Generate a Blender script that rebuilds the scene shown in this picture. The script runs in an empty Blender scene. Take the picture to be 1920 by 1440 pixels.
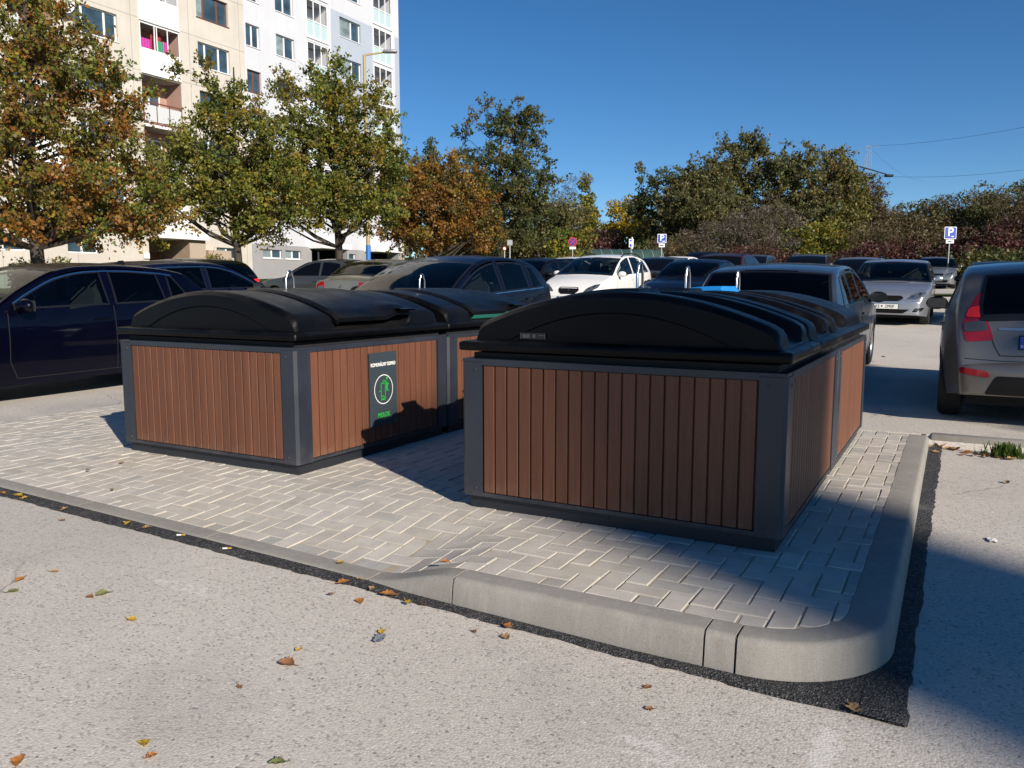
import bpy, bmesh, math, random
import numpy as np
from mathutils import Vector, Matrix
from mathutils.bvhtree import BVHTree
from mathutils.geometry import delaunay_2d_cdt
from math import sin, cos, pi, radians, sqrt, atan2, tan

SC = bpy.context.scene
COL = SC.collection
rnd = random.Random(7)

# ------------------------------------------------------------------ camera
# world frame: X = along the front of the bins (to the right), Y = along the rows of bins (away)
YAW = 29.0
CAM_Z = 1.34
FPX = 1500.0                      # focal length in pixels of a 1920 px wide picture
PITCH = math.atan(180.0 / FPX)    # horizon 180 px above the middle
cam_d = bpy.data.cameras.new('camera')
cam_d.sensor_width = 36.0
cam_d.lens = FPX / 1920 * 36.0
cam_d.clip_start = 0.05
cam_d.clip_end = 3000
cam = bpy.data.objects.new('camera', cam_d)
COL.objects.link(cam)
cam.location = (0, 0, CAM_Z)
cam.rotation_euler = (pi / 2 - PITCH, 0, radians(YAW))
SC.camera = cam

# ------------------------------------------------------------------ sky, sun, exposure
SUN_EL = radians(25.7)
SUN_H = Vector((0.875, -0.485, 0)).normalized()
SUN_V = Vector((SUN_H.x * cos(SUN_EL), SUN_H.y * cos(SUN_EL), sin(SUN_EL)))
w = bpy.data.worlds.new('World')
SC.world = w
w.use_nodes = True
nt = w.node_tree
bg = nt.nodes['Background']
sky = nt.nodes.new('ShaderNodeTexSky')
sky.sky_type = 'NISHITA'
sky.sun_disc = False
sky.sun_elevation = SUN_EL
sky.sun_rotation = atan2(SUN_H.x, SUN_H.y)
sky.altitude = 2500
sky.air_density = 1.0
sky.dust_density = 0.0
sky.ozone_density = 3.5
hs = nt.nodes.new('ShaderNodeHueSaturation')
hs.inputs['Saturation'].default_value = 1.22
nt.links.new(sky.outputs[0], hs.inputs['Color'])
nt.links.new(hs.outputs[0], bg.inputs[0])
bg.inputs[1].default_value = 0.078
sun_d = bpy.data.lights.new('sun', 'SUN')
sun_d.energy = 5.0
sun_d.angle = radians(0.53)
sun_d.color = (1.0, 0.90, 0.77)
sun = bpy.data.objects.new('sun', sun_d)
COL.objects.link(sun)
sun.rotation_euler = SUN_V.to_track_quat('Z', 'Y').to_euler()
SC.view_settings.view_transform = 'Standard'
SC.view_settings.look = 'None'
SC.view_settings.exposure = 0.45
SC.view_settings.gamma = 1.0
SC.cycles.max_bounces = 6

# ------------------------------------------------------------------ helpers: places
SA, CA = sin(radians(YAW)), cos(radians(YAW))
def spot(px, d):
    """ground position at forward distance d, in the direction of column px"""
    X = (px - 960) / 1511.0 * d
    return (X * CA - d * SA, X * SA + d * CA)
def lift(py, d):
    return CAM_Z + (540 - py) / 1500.0 * d
def onplane(px, py, z):
    a, b = (px - 960) / FPX, (720 - py) / FPX
    cp, sp = cos(PITCH), sin(PITCH)
    r = (a, cp + b * sp, -sp + b * cp)
    t = (z - CAM_Z) / r[2]
    X, Yc = r[0] * t, r[1] * t
    return (X * CA - Yc * SA, X * SA + Yc * CA)
def fwd(x, y):
    return -x * SA + y * CA
YB = 7.3                            # old kerb line behind the front bays
def rise(d):
    t = d - 8.0
    if t <= 0: return 0.0
    if t < 3: return 0.042 * t * t / 6
    r = 0.042 * (t - 1.5)
    return r if d < 60 else 0.042 * 50.5 + 0.012 * (d - 60)
def gz(x, y):
    base = min(0.14, max(0.0, 0.025 * (-x - 1.0))) if y < YB + 0.04 else 0.14
    if y < YB + .04 and x > -.5: base += .016 * min(4.0, max(0.0, y - 3.4))
    return base + rise(fwd(x, y))

# ------------------------------------------------------------------ helpers: materials
MATS = {}
def M(name, col=(.5, .5, .5), rough=.6, metal=0., coat=0., spec=.5, fn=None, emit=None):
    if name in MATS: return MATS[name]
    m = bpy.data.materials.new(name)
    m.use_nodes = True
    b = m.node_tree.nodes['Principled BSDF']
    b.inputs['Base Color'].default_value = (*col, 1)
    b.inputs['Roughness'].default_value = rough
    b.inputs['Metallic'].default_value = metal
    b.inputs['Coat Weight'].default_value = coat
    b.inputs['Coat Roughness'].default_value = .04
    b.inputs['Specular IOR Level'].default_value = spec
    if emit:
        b.inputs['Emission Color'].default_value = (*emit[0], 1)
        b.inputs['Emission Strength'].default_value = emit[1]
    if fn: fn(m.node_tree, b)
    MATS[name] = m
    return m
def N(nt, t, **kw):
    n = nt.nodes.new(t)
    for k, v in kw.items():
        if k.startswith('i_'):
            n.inputs[k[2:].replace('_', ' ')].default_value = v
        else: setattr(n, k, v)
    return n
def coords(nt, scale=None, kind='Object'):
    tc = N(nt, 'ShaderNodeTexCoord')
    if scale is None: return tc.outputs[kind]
    mp = N(nt, 'ShaderNodeMapping')
    mp.inputs['Scale'].default_value = scale if hasattr(scale, '__len__') else (scale,) * 3
    nt.links.new(tc.outputs[kind], mp.inputs[0])
    return mp.outputs[0]
def noise_n(nt, vec, scale, detail=4, rough=.55):
    n = N(nt, 'ShaderNodeTexNoise')
    n.inputs['Scale'].default_value = scale
    n.inputs['Detail'].default_value = detail
    n.inputs['Roughness'].default_value = rough
    nt.links.new(vec, n.inputs['Vector'])
    return n.outputs['Fac']
def ramp(nt, fac, stops):
    r = N(nt, 'ShaderNodeValToRGB')
    e = r.color_ramp.elements
    while len(e) < len(stops): e.new(.5)
    for el, (p, c) in zip(e, stops):
        el.position = p
        el.color = (*c, 1) if hasattr(c, '__len__') else (c, c, c, 1)
    nt.links.new(fac, r.inputs[0])
    return r.outputs[0]
def mix(nt, fac, a, b, mode='MIX'):
    n = N(nt, 'ShaderNodeMix', data_type='RGBA', blend_type=mode)
    for s, v in ((n.inputs[0], fac), (n.inputs[6], a), (n.inputs[7], b)):
        if isinstance(v, (int, float)): s.default_value = v
        elif isinstance(v, tuple): s.default_value = (*v, 1)
        else: nt.links.new(v, s)
    return n.outputs[2]
def mth(nt, op, a, b=None, c=None):
    n = N(nt, 'ShaderNodeMath', operation=op)
    for i, v in enumerate((a, b, c)):
        if v is None: continue
        if isinstance(v, (int, float)): n.inputs[i].default_value = v
        else: nt.links.new(v, n.inputs[i])
    return n.outputs[0]
def bump(nt, b, h, strength=.3, dist=.01):
    n = N(nt, 'ShaderNodeBump')
    n.inputs['Strength'].default_value = strength
    n.inputs['Distance'].default_value = dist
    nt.links.new(h, n.inputs['Height'])
    nt.links.new(n.outputs[0], b.inputs['Normal'])
def sepxyz(nt, vec):
    n = N(nt, 'ShaderNodeSeparateXYZ')
    nt.links.new(vec, n.inputs[0])
    return n.outputs

# ------------------------------------------------------------------ helpers: meshes
class MB:
    def __init__(s): s.v = []; s.f = []; s.c = []
    def add(s, vs, fs, col=None):
        o = len(s.v)
        s.v += [tuple(p) for p in vs]
        s.f += [tuple(i + o for i in f) for f in fs]
        if col is not None: s.c += [col] * len(fs)
    def box(s, a, b, bev=0.0, M4=None, col=None):
        x0, y0, z0 = a; x1, y1, z1 = b
        if bev <= 0:
            vs = [(x0, y0, z0), (x1, y0, z0), (x1, y1, z0), (x0, y1, z0), (x0, y0, z1), (x1, y0, z1), (x1, y1, z1), (x0, y1, z1)]
            fs = [(0, 3, 2, 1), (4, 5, 6, 7), (0, 1, 5, 4), (1, 2, 6, 5), (2, 3, 7, 6), (3, 0, 4, 7)]
        else:
            bm = bmesh.new()
            bmesh.ops.create_cube(bm, size=1)
            for v in bm.verts:
                v.co = Vector(((x0 + x1) / 2 + v.co.x * (x1 - x0), (y0 + y1) / 2 + v.co.y * (y1 - y0), (z0 + z1) / 2 + v.co.z * (z1 - z0)))
            bmesh.ops.bevel(bm, geom=list(bm.edges), offset=bev, segments=2, affect='EDGES', profile=.5)
            bm.verts.index_update()
            vs = [v.co.copy() for v in bm.verts]; fs = [[v.index for v in f.verts] for f in bm.faces]
            bm.free()
        if M4: vs = [M4 @ Vector(p) for p in vs]
        s.add(vs, fs, col)
    def grid(s, g, close=False):
        n, m = len(g), len(g[0])
        vs = [p for r in g for p in r]
        fs = []
        for i in range(n - 1):
            for j in range(m - 1 if not close else m):
                k = (j + 1) % m
                fs.append((i * m + j, i * m + k, (i + 1) * m + k, (i + 1) * m + j))
        s.add(vs, fs)
    def tube(s, path, r, n=8, cap=True):
        P = [Vector(p) for p in path]
        rs = r if hasattr(r, '__len__') else [r] * len(P)
        rings = []
        up = None
        for i, p in enumerate(P):
            t = (P[min(i + 1, len(P) - 1)] - P[max(i - 1, 0)])
            if t.length < 1e-9: t = Vector((0, 0, 1))
            t.normalize()
            if up is None:
                up = Vector((0, 0, 1)) if abs(t.z) < .9 else Vector((1, 0, 0))
            a = t.cross(up)
            if a.length < 1e-4: a = t.cross(Vector((1, 0.3, 0)))
            a.normalize(); b = a.cross(t); up = b
            rings.append([p + (a * cos(2 * pi * k / n) + b * sin(2 * pi * k / n)) * rs[i] for k in range(n)])
        o = len(s.v)
        s.grid(rings, close=True)
        if cap:
            s.f.append(tuple(o + k for k in range(n))[::-1])
            s.f.append(tuple(o + (len(P) - 1) * n + k for k in range(n)))
    def lathe(s, prof, n=24, M4=None):
        g = []
        for r, z in prof:
            g.append([Vector((r * cos(2 * pi * k / n), r * sin(2 * pi * k / n), z)) for k in range(n)])
        if M4: g = [[M4 @ p for p in r] for r in g]
        s.grid(g, close=True)
    def prism(s, poly, z0, z1, M4=None, col=None):
        n = len(poly)
        vs = [Vector((x, y, z0)) for x, y in poly] + [Vector((x, y, z1)) for x, y in poly]
        fs = [tuple(range(n))[::-1], tuple(range(n, 2 * n))] + [(i, (i + 1) % n, n + (i + 1) % n, n + i) for i in range(n)]
        if M4: vs = [M4 @ p for p in vs]
        s.add(vs, fs, col)
    def build(s, name, mat, parent=None, smooth=None, kind=None, flip=False):
        me = bpy.data.meshes.new(name)
        me.from_pydata([tuple(p) for p in s.v], [], s.f)
        if s.c:
            ca = me.color_attributes.new('Col', 'FLOAT_COLOR', 'CORNER')
            arr = []
            for f, c in zip(s.f, s.c): arr += [c[0], c[1], c[2], 1.0] * len(f)
            ca.data.foreach_set('color', arr)
        me.validate()
        if not s.c:
            bm = bmesh.new(); bm.from_mesh(me)
            bmesh.ops.recalc_face_normals(bm, faces=bm.faces)
            bm.to_mesh(me); bm.free()
        if smooth is not None:
            me.polygons.foreach_set('use_smooth', [True] * len(me.polygons))
            if smooth < 179: me.set_sharp_from_angle(angle=radians(smooth))
        me.materials.append(mat)
        o = bpy.data.objects.new(name, me)
        COL.objects.link(o)
        if parent: o.parent = parent
        if kind: o['kind'] = kind
        return o
def tag(o, label, cat, group=None):
    o['label'] = label; o['category'] = cat
    if group: o['group'] = group
    return o
def thing(name, label, cat, loc=(0, 0, 0), rz=0, group=None):
    o = bpy.data.objects.new(name, None)
    COL.objects.link(o)
    o.empty_display_size = .2
    o.location = loc; o.rotation_euler = (0, 0, rz)
    return tag(o, label, cat, group)
def struct(o):
    o['kind'] = 'structure'
    return o
def copy_obj(o, parent=None):
    c = o.copy()
    COL.objects.link(c)
    if parent: c.parent = parent
    return c
def copy_tree(o, kids=None):
    kids = kids or KIDS
    c = o.copy(); COL.objects.link(c)
    for ch in [q for q in COL.objects if q.parent == o]:
        d = ch.copy(); COL.objects.link(d); d.parent = c
        for g in [q for q in COL.objects if q.parent == ch]:
            e = g.copy(); COL.objects.link(e); e.parent = d
    return c
KIDS = True
def text_mesh(name, body, size, mat, parent, M4, depth=.0015, bold=0.0, sx=1.0):
    cu = bpy.data.curves.new(name, 'FONT')
    cu.body = body; cu.size = size; cu.align_x = 'CENTER'; cu.align_y = 'CENTER'
    cu.extrude = depth; cu.offset = bold
    tmp = bpy.data.objects.new(name + '_tmp', cu)
    COL.objects.link(tmp)
    dg = bpy.context.evaluated_depsgraph_get(); dg.update()
    me = bpy.data.meshes.new_from_object(tmp.evaluated_get(dg))
    bpy.data.objects.remove(tmp)
    me.transform(M4 @ Matrix.Diagonal((sx, 1, 1, 1)))
    me.name = name
    me.materials.clear(); me.materials.append(mat)
    o = bpy.data.objects.new(name, me)
    COL.objects.link(o)
    if parent: o.parent = parent
    return o
def frame_mat(origin, xdir, ydir):
    x = Vector(xdir).normalized(); y = Vector(ydir).normalized(); z = x.cross(y)
    m = Matrix((x, y, z)).transposed().to_4x4()
    m.translation = Vector(origin)
    return m
def lerp(a, b, t): return a + (b - a) * t
def smooth01(t):
    t = min(1, max(0, t)); return t * t * (3 - 2 * t)
def interp(keys, x):
    """monotone-ish cubic (Catmull-Rom with limited tangents) through (x, y) keys"""
    n = len(keys)
    if x <= keys[0][0]: return keys[0][1]
    if x >= keys[-1][0]: return keys[-1][1]
    for i in range(n - 1):
        if keys[i][0] <= x <= keys[i + 1][0]: break
    def sl(k): return (keys[k + 1][1] - keys[k][1]) / max(1e-6, keys[k + 1][0] - keys[k][0])
    def tan_(k):
        if k == 0: return sl(0)
        if k == n - 1: return sl(n - 2)
        a, b = sl(k - 1), sl(k)
        return 0 if a * b <= 0 else 2 * a * b / (a + b)
    h = keys[i + 1][0] - keys[i][0]; t = (x - keys[i][0]) / h
    m0, m1 = tan_(i) * h, tan_(i + 1) * h
    return ((2 * t**3 - 3 * t**2 + 1) * keys[i][1] + (t**3 - 2 * t**2 + t) * m0 + (-2 * t**3 + 3 * t**2) * keys[i + 1][1] + (t**3 - t**2) * m1)
# ================================================================== SETTING: ground
def asphalt(nt, b):
    v = coords(nt)
    big = noise_n(nt, v, .35, 5)
    med = noise_n(nt, v, 4.0, 4)
    base = ramp(nt, big, [(.3, (.50, .462, .412)), (.7, (.595, .555, .50))])
    base = mix(nt, mth(nt, 'MULTIPLY', med, .35), base, (.50, .468, .425))
    vo = N(nt, 'ShaderNodeTexVoronoi'); vo.inputs['Scale'].default_value = 115
    nt.links.new(v, vo.inputs['Vector'])
    cc = sepxyz(nt, vo.outputs['Color'])
    st = ramp(nt, cc[0], [(0, .58), (.07, .74), (.13, .95), (.84, 1.0), (.95, 1.10), (1, 1.22)])
    edge = ramp(nt, vo.outputs['Distance'], [(0.0, 1.05), (.55, .95), (.9, .82)])
    c = mix(nt, 1.0, base, st, 'MULTIPLY')
    c = mix(nt, 1.0, c, edge, 'MULTIPLY')
    # sparse big dark stones
    v2 = N(nt, 'ShaderNodeTexVoronoi'); v2.inputs['Scale'].default_value = 40
    nt.links.new(v, v2.inputs['Vector'])
    c2 = sepxyz(nt, v2.outputs['Color'])
    m1 = mth(nt, 'MULTIPLY', mth(nt, 'GREATER_THAN', c2[1], .84), mth(nt, 'LESS_THAN', v2.outputs['Distance'], .21))
    c = mix(nt, mth(nt, 'MULTIPLY', m1, .8), c, (.14, .14, .145))
    m3 = mth(nt, 'MULTIPLY', mth(nt, 'LESS_THAN', c2[1], .10), mth(nt, 'LESS_THAN', v2.outputs['Distance'], .24))
    c = mix(nt, mth(nt, 'MULTIPLY', m3, .5), c, (.46, .43, .38))
    # faint oil / dirt
    dirt = noise_n(nt, v, 1.1, 6, .62)
    c = mix(nt, ramp(nt, dirt, [(.54, 0), (.72, .38)]), c, (.24, .228, .21))
    # fine cracks and darker repaired patches
    wv_ = N(nt, 'ShaderNodeTexVoronoi', feature='DISTANCE_TO_EDGE'); wv_.inputs['Scale'].default_value = .55
    wn = N(nt, 'ShaderNodeTexNoise'); wn.inputs['Scale'].default_value = 2.2; wn.inputs['Detail'].default_value = 6
    nt.links.new(v, wn.inputs['Vector'])
    nt.links.new(mix(nt, .22, v, wn.outputs['Color'], 'LINEAR_LIGHT'), wv_.inputs['Vector'])
    crk = mth(nt, 'MULTIPLY', mth(nt, 'LESS_THAN', wv_.outputs['Distance'], .0035), ramp(nt, noise_n(nt, v, .8, 3), [(.5, 0), (.6, .55)]))
    c = mix(nt, crk, c, (.13, .12, .11))
    pt = noise_n(nt, v, .16, 2)
    c = mix(nt, ramp(nt, pt, [(.58, 0), (.6, .22)]), c, (.26, .255, .25))
    # worn white paint, remnants of old bay lines
    pn = noise_n(nt, v, 24, 7, .8)
    xyz = sepxyz(nt, v)
    tot = None
    for (cx, cy, rx, ry, k) in WORN:
        dx = mth(nt, 'DIVIDE', mth(nt, 'SUBTRACT', xyz[0], cx), rx)
        dy = mth(nt, 'DIVIDE', mth(nt, 'SUBTRACT', xyz[1], cy), ry)
        d = mth(nt, 'ADD', mth(nt, 'MULTIPLY', dx, dx), mth(nt, 'MULTIPLY', dy, dy))
        e = mth(nt, 'MULTIPLY', mth(nt, 'MAXIMUM', mth(nt, 'SUBTRACT', 1.0, d), 0.0), k)
        tot = e if tot is None else mth(nt, 'MAXIMUM', tot, e)
    pm = ramp(nt, mth(nt, 'ADD', mth(nt, 'MULTIPLY', tot, .215), pn), [(.66, 0), (.672, .8)])
    pm = mth(nt, 'MULTIPLY', pm, mth(nt, 'GREATER_THAN', tot, .001))
    c = mix(nt, pm, c, (.62, .60, .56))
    nt.links.new(c, b.inputs['Base Color'])
    fine = noise_n(nt, v, 160, 3, .6)
    h = mth(nt, 'ADD', mth(nt, 'MULTIPLY', vo.outputs['Distance'], -.8), mth(nt, 'MULTIPLY', fine, .6))
    bump(nt, b, h, .4, .004)
WORN = []
for (px_, py_, rx_, ry_, k_) in ((350, 1112, .34, .10, .7), (1225, 1395, .22, .09, .85), (1545, 1395, .06, .20, 1.2), (1090, 1345, .2, .06, .4)):
    q_ = onplane(px_, py_, 0.02)
    WORN.append((q_[0], q_[1], rx_, ry_, k_))
M('asphalt', rough=.9, spec=.25, fn=asphalt)
def frange(a, b, s):
    o = []; x = a
    while x < b - 1e-6: o.append(round(x, 4)); x += s
    return o
xs = sorted(set([-900, -500, -300, -180, -120, -80, -60] + frange(-45, 45, 1.5) + [-9, -8, -7.6, -7.56, -7.44, -6.6, -1.0, -.25, -.2, -.165, 0, .5, 1] + [45, 60, 80, 120, 180, 300, 500, 900]))
ys = sorted(set([-900, -400, -200, -100, -60, -30, -15, -8] + frange(-4, 14, .5) + frange(14, 75, 1.5) + [2.72, 2.79, 7.24, 7.35, 7.36] + [75, 90, 120, 160, 220, 300, 500, 900]))
g = []
for y in ys:
    row = []
    for x in xs:
        z = gz(x, y)
        if -7.5 < x < -.18 and 2.75 < y < 7.3: z -= .25
        row.append((x, y, z))
    g.append(row)
mb = MB(); mb.grid(g)
struct(mb.build('ground', M('asphalt'), smooth=30))

# fresh dark asphalt strip round the kerb
def tarmac(nt, b):
    v = coords(nt)
    vo = N(nt, 'ShaderNodeTexVoronoi'); vo.inputs['Scale'].default_value = 150
    nt.links.new(v, vo.inputs['Vector'])
    cc = sepxyz(nt, vo.outputs['Color'])
    c = ramp(nt, cc[0], [(0, (.012, .012, .014)), (.6, (.035, .035, .038)), (.93, (.07, .07, .07)), (1, (.14, .14, .14))])
    n = noise_n(nt, v, 6, 5, .65)
    c = mix(nt, ramp(nt, n, [(.55, 0), (.8, .35)]), c, (.2, .185, .165))
    nt.links.new(c, b.inputs['Base Color'])
    bump(nt, b, vo.outputs['Distance'], .8, .008)
M('tarmac', rough=.8, spec=.35, fn=tarmac)
def zi(x, y):
    s = smooth01((-1.78 - x) / .47)
    t = smooth01((3.7 - y) / .9)
    ze = min(.14, gz(x, 2.6) + .018)
    return .14 - s * t * (.14 - ze)
mb = MB()
rr = random.Random(3)
row0, row1, row2 = [], [], []
x = -9.0
while x < -.62:
    wdt = lerp(.075, .058, smooth01((x + 6) / 5))
    j = rr.uniform(-.006, .006) + .006 * sin(x * 9) * sin(x * 3.7)
    yo = 2.685 - wdt + j - (0.0 if x < -1.2 else .005)
    row0.append((x, yo, gz(x, yo) + .003)); row1.append((x, yo + .02, gz(x, yo) + .011)); row2.append((x, 2.76, gz(x, 2.7) + .012))
    x += .035
for k, (xx, yo, yi) in enumerate(((-.6, 2.605, 2.76), (-.4, 2.60, 2.80), (-.2, 2.612, 2.9), (-.075, 2.602, 3.0))):
    row0.append((xx, yo, .003)); row1.append((xx, yo + .015, .010)); row2.append((xx, yi, .012))
mb.grid([row0, row1, row2])
r0, r1, r2 = [], [], []
y = 2.602
while y < 7.3:
    j = rr.uniform(-.005, .006) + .007 * sin(y * 8) * sin(y * 3.1)
    xo = -.062 + j + .02 * smooth01((y - 4) / 3)
    if y < 2.62: xo = -.06
    zg = gz(0, y); r0.append((xo, y, zg + .004)); r1.append((xo - .015, y, zg + .011)); r2.append((-.2, y, zg + .0125))
    y += .04
mb.grid([r0, r1, r2])
struct(mb.build('asphalt_strip', M('tarmac'), smooth=40))

# ------------------------------------------------------------------ kerbs
def concrete(nt, b, c0=(.215, .203, .18), c1=(.295, .28, .25), streak=True):
    v = coords(nt)
    n1 = noise_n(nt, v, 3.0, 6, .6)
    c = ramp(nt, n1, [(.3, c0), (.7, c1)])
    if streak:
        sv = coords(nt, (9, 9, .7))
        s = noise_n(nt, sv, 3.2, 4, .6)
        c = mix(nt, ramp(nt, s, [(.52, 0), (.74, .6)]), c, (.36, .35, .325))
        c = mix(nt, ramp(nt, s, [(.2, .4), (.42, 0)]), c, (.19, .178, .155))
    sp = noise_n(nt, v, 220, 2, .5)
    c = mix(nt, .25, c, ramp(nt, sp, [(.35, (.14, .14, .135)), (.6, (.34, .325, .305))]))
    nt.links.new(c, b.inputs['Base Color'])
    bump(nt, b, mth(nt, 'ADD', sp, mth(nt, 'MULTIPLY', n1, 2)), .25, .004)
M('concrete', rough=.85, spec=.25, fn=concrete)
M('old_concrete', rough=.9, spec=.2, fn=lambda n, b: concrete(n, b, (.22, .205, .18), (.34, .32, .285)))
def kz(x):            # top of the front kerb along its length
    return zi(x, 2.78)
mb = MB()
def kerb_section(o, top, low, wd=.13):
    # o = list of (offset from outer base inward, z)
    return [(0.0, low - .06), (0.0, low), (.012, top - .028), (.019, top - .010), (.029, top - .002), (.040, top), (wd, top), (wd, low - .06)]
def front_stone(xa, xb, n=6):
    g = []
    for i in range(n + 1):
        x = lerp(xa, xb, i / n)
        top = kz(x); low = min(gz(x, 2.68), top - .008)
        g.append([(x, 2.68 + o, z) for o, z in kerb_section(0, top, low)])
    k = len(mb.v)
    mb.grid(g)
    m = len(g[0])
    mb.f.append(tuple(range(k, k + m))); mb.f.append(tuple(range(k + n * m, k + n * m + m))[::-1])
GAP = .004
edges = [-.605, -.715, -1.775, -2.235] + [-2.235 - 1.06 * k for k in range(1, 6)]
for a, b_ in zip(edges[:-1], edges[1:]):
    front_stone(a - GAP, b_ + GAP, 10)
g = []
cx, cy = -.60, 3.15
for k in range(25):
    t = -pi / 2 + (pi / 2) * k / 24
    g.append([(cx + (.47 - o) * cos(t), cy + (.47 - o) * sin(t), z) for o, z in kerb_section(0, .14, 0, lerp(.13, .158, k / 24))])
k0 = len(mb.v); mb.grid(g); m = len(g[0])
mb.f.append(tuple(range(k0, k0 + m))); mb.f.append(tuple(range(k0 + 24 * m, k0 + 25 * m)))
jy = [3.15] + sorted(onplane(px_, py_, .14)[1] for px_, py_ in ((1695, 857), (1676, 919), (1647, 1011))) + [7.3]
for a, b_ in zip(jy[:-1], jy[1:]):
    g = []
    for yy in (a + GAP * .6, (a + b_) / 2, b_ - GAP * .6):
        g.append([(-.13 - o, yy, z) for o, z in kerb_section(0, .14, 0, .158)])
    k0 = len(mb.v); mb.grid(g); m = len(g[0])
    mb.f.append(tuple(range(k0, k0 + m))); mb.f.append(tuple(range(k0 + 2 * m, k0 + 3 * m)))
struct(mb.build('kerb', M('concrete'), smooth=35))
# joint filler, a little behind the faces
mb = MB()
for e in edges[:-1]:
    mb.box((e - .006, 2.69 + .012, gz(e, 2.68) - .05), (e + .006, 2.80, kz(e) - .008))
for yy in jy[1:-1]:
    mb.box((-.28, yy - .004, 0), (-.15, yy + .004, .128))
struct(mb.build('kerb_joint', M('joint_dark', (.05, .045, .04), .95)))
mb = MB()
xk = -.125
for L_ in (1.35, .98, 1.0, 1.0, 1.0, 1.0, 1.0, 1.0, 1.0, 1.0, 1.0, 1.0):
    mb.box((xk, 7.3 + rr.uniform(-.006, .006), -.05), (xk + L_ - .01, 7.43, .147 + rr.uniform(-.004, .004)), bev=.008)
    xk += L_
struct(mb.build('old_kerb', M('old_concrete'), smooth=35))

# ------------------------------------------------------------------ herringbone paving
def clip(poly, edge_pts):
    out = poly
    n = len(edge_pts)
    for i in range(n):
        ax, ay = edge_pts[i]; bx, by = edge_pts[(i + 1) % n]
        def side(p): return (bx - ax) * (p[1] - ay) - (by - ay) * (p[0] - ax)
        res = []
        for j in range(len(out)):
            p, q = out[j], out[(j + 1) % len(out)]
            sp, sq = side(p), side(q)
            if sp >= 0: res.append(p)
            if sp * sq < 0:
                t = sp / (sp - sq); res.append((p[0] + (q[0] - p[0]) * t, p[1] + (q[1] - p[1]) * t))
        out = res
        if len(out) < 3: return []
    return out
isl = [(-7.55, 2.812), (-.60, 2.812)]
isl += [(-.60 + .31 * cos(t), 3.122 + .31 * sin(t)) for t in [radians(a) for a in range(-80, 1, 10)]]
isl += [(-.29, 7.3), (-7.55, 7.3)]
W_ = .0998
mb = MB()
pr = random.Random(11)
def paver(poly):
    n = len(poly)
    area = abs(sum(poly[i][0] * poly[(i + 1) % n][1] - poly[(i + 1) % n][0] * poly[i][1] for i in range(n))) / 2
    if area < .0012: return
    cx = sum(p[0] for p in poly) / n; cy = sum(p[1] for p in poly) / n
    dz = pr.uniform(-.0025, .0025)
    k = pr.uniform(.94, 1.05)
    u = pr.random()
    col = (.485 * k, .455 * k, .41 * k)
    if area < .0125 and pr.random() < .6: col = (.37 * k, .365 * k, .335 * k)
    elif u < .10: col = (.44 * k, .41 * k, .365 * k)
    elif u < .15: col = (.41 * k, .40 * k, .37 * k)
    def ins(p, d):
        vx, vy = cx - p[0], cy - p[1]; l = sqrt(vx * vx + vy * vy) + 1e-9
        return (p[0] + vx / l * d * 1.3, p[1] + vy / l * d * 1.3)
    top = [ins(p, .0035) for p in poly]
    tx, ty = pr.uniform(-.02, .02), pr.uniform(-.02, .02)
    def zz(p, q): return zi(*p) + dz + tx * (p[0] - cx) + ty * (p[1] - cy) + q
    vs = [(*p, zz(p, -.03)) for p in poly] + [(*p, zz(p, -.0035)) for p in poly] + [(*p, zz(p, 0)) for p in top]
    fs = [tuple(range(2 * n, 3 * n))]
    for i in range(n):
        j = (i + 1) % n
        fs += [(i, j, n + j, n + i), (n + i, n + j, 2 * n + j, 2 * n + i)]
    mb.add(vs, fs, col)
ox, oy = -7.62, 2.80
nx, ny = int(7.5 / W_) + 2, int(4.6 / W_) + 1
for i in range(-2, nx):
    for j in range(-2, ny):
        k = (i - j) % 4
        if k == 0: c0 = (i, j, 2, 1)
        elif k == 3: c0 = (i, j, 1, 2)
        else: continue
        q = .0032 if c0[2] == 2 else .0038
        gx = .0045 if c0[2] == 1 else .004
        x0 = ox + c0[0] * W_ + gx; x1 = ox + (c0[0] + c0[2]) * W_ - gx
        y0 = oy + c0[1] * W_ + .0022; y1 = oy + (c0[1] + c0[3]) * W_ - .0022
        jx, jyy = pr.uniform(-.0012, .0012), pr.uniform(-.0012, .0012)
        poly = clip([(x0 + jx, y0 + jyy), (x1 + jx, y0 + jyy), (x1 + jx, y1 + jyy), (x0 + jx, y1 + jyy)], isl)
        if not poly: continue
        mx = sum(p[0] for p in poly) / len(poly); my = sum(p[1] for p in poly) / len(poly)
        if (-5.2 < mx < -3.8 or -2.2 < mx < -.8) and 3.95 < my < 7.0: continue
        paver(poly)
def paver_mat(nt, b):
    a = N(nt, 'ShaderNodeAttribute', attribute_name='Col')
    v = coords(nt)
    n1 = noise_n(nt, v, 9, 5, .6); n2 = noise_n(nt, v, 240, 2); n3 = noise_n(nt, v, 1.2, 4)
    c = mix(nt, .6, a.outputs['Color'], ramp(nt, n1, [(.3, .75), (.7, 1.15)]), 'MULTIPLY')
    c = mix(nt, .5, c, ramp(nt, n2, [(.3, .7), (.7, 1.2)]), 'MULTIPLY')
    c = mix(nt, ramp(nt, n3, [(.45, 0), (.75, .45)]), c, (.46, .41, .33))
    nt.links.new(c, b.inputs['Base Color'])
    bump(nt, b, mth(nt, 'ADD', n2, n1), .25, .003)
po = mb.build('paving', M('paver', rough=.85, spec=.25, fn=paver_mat))
struct(po)
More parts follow.
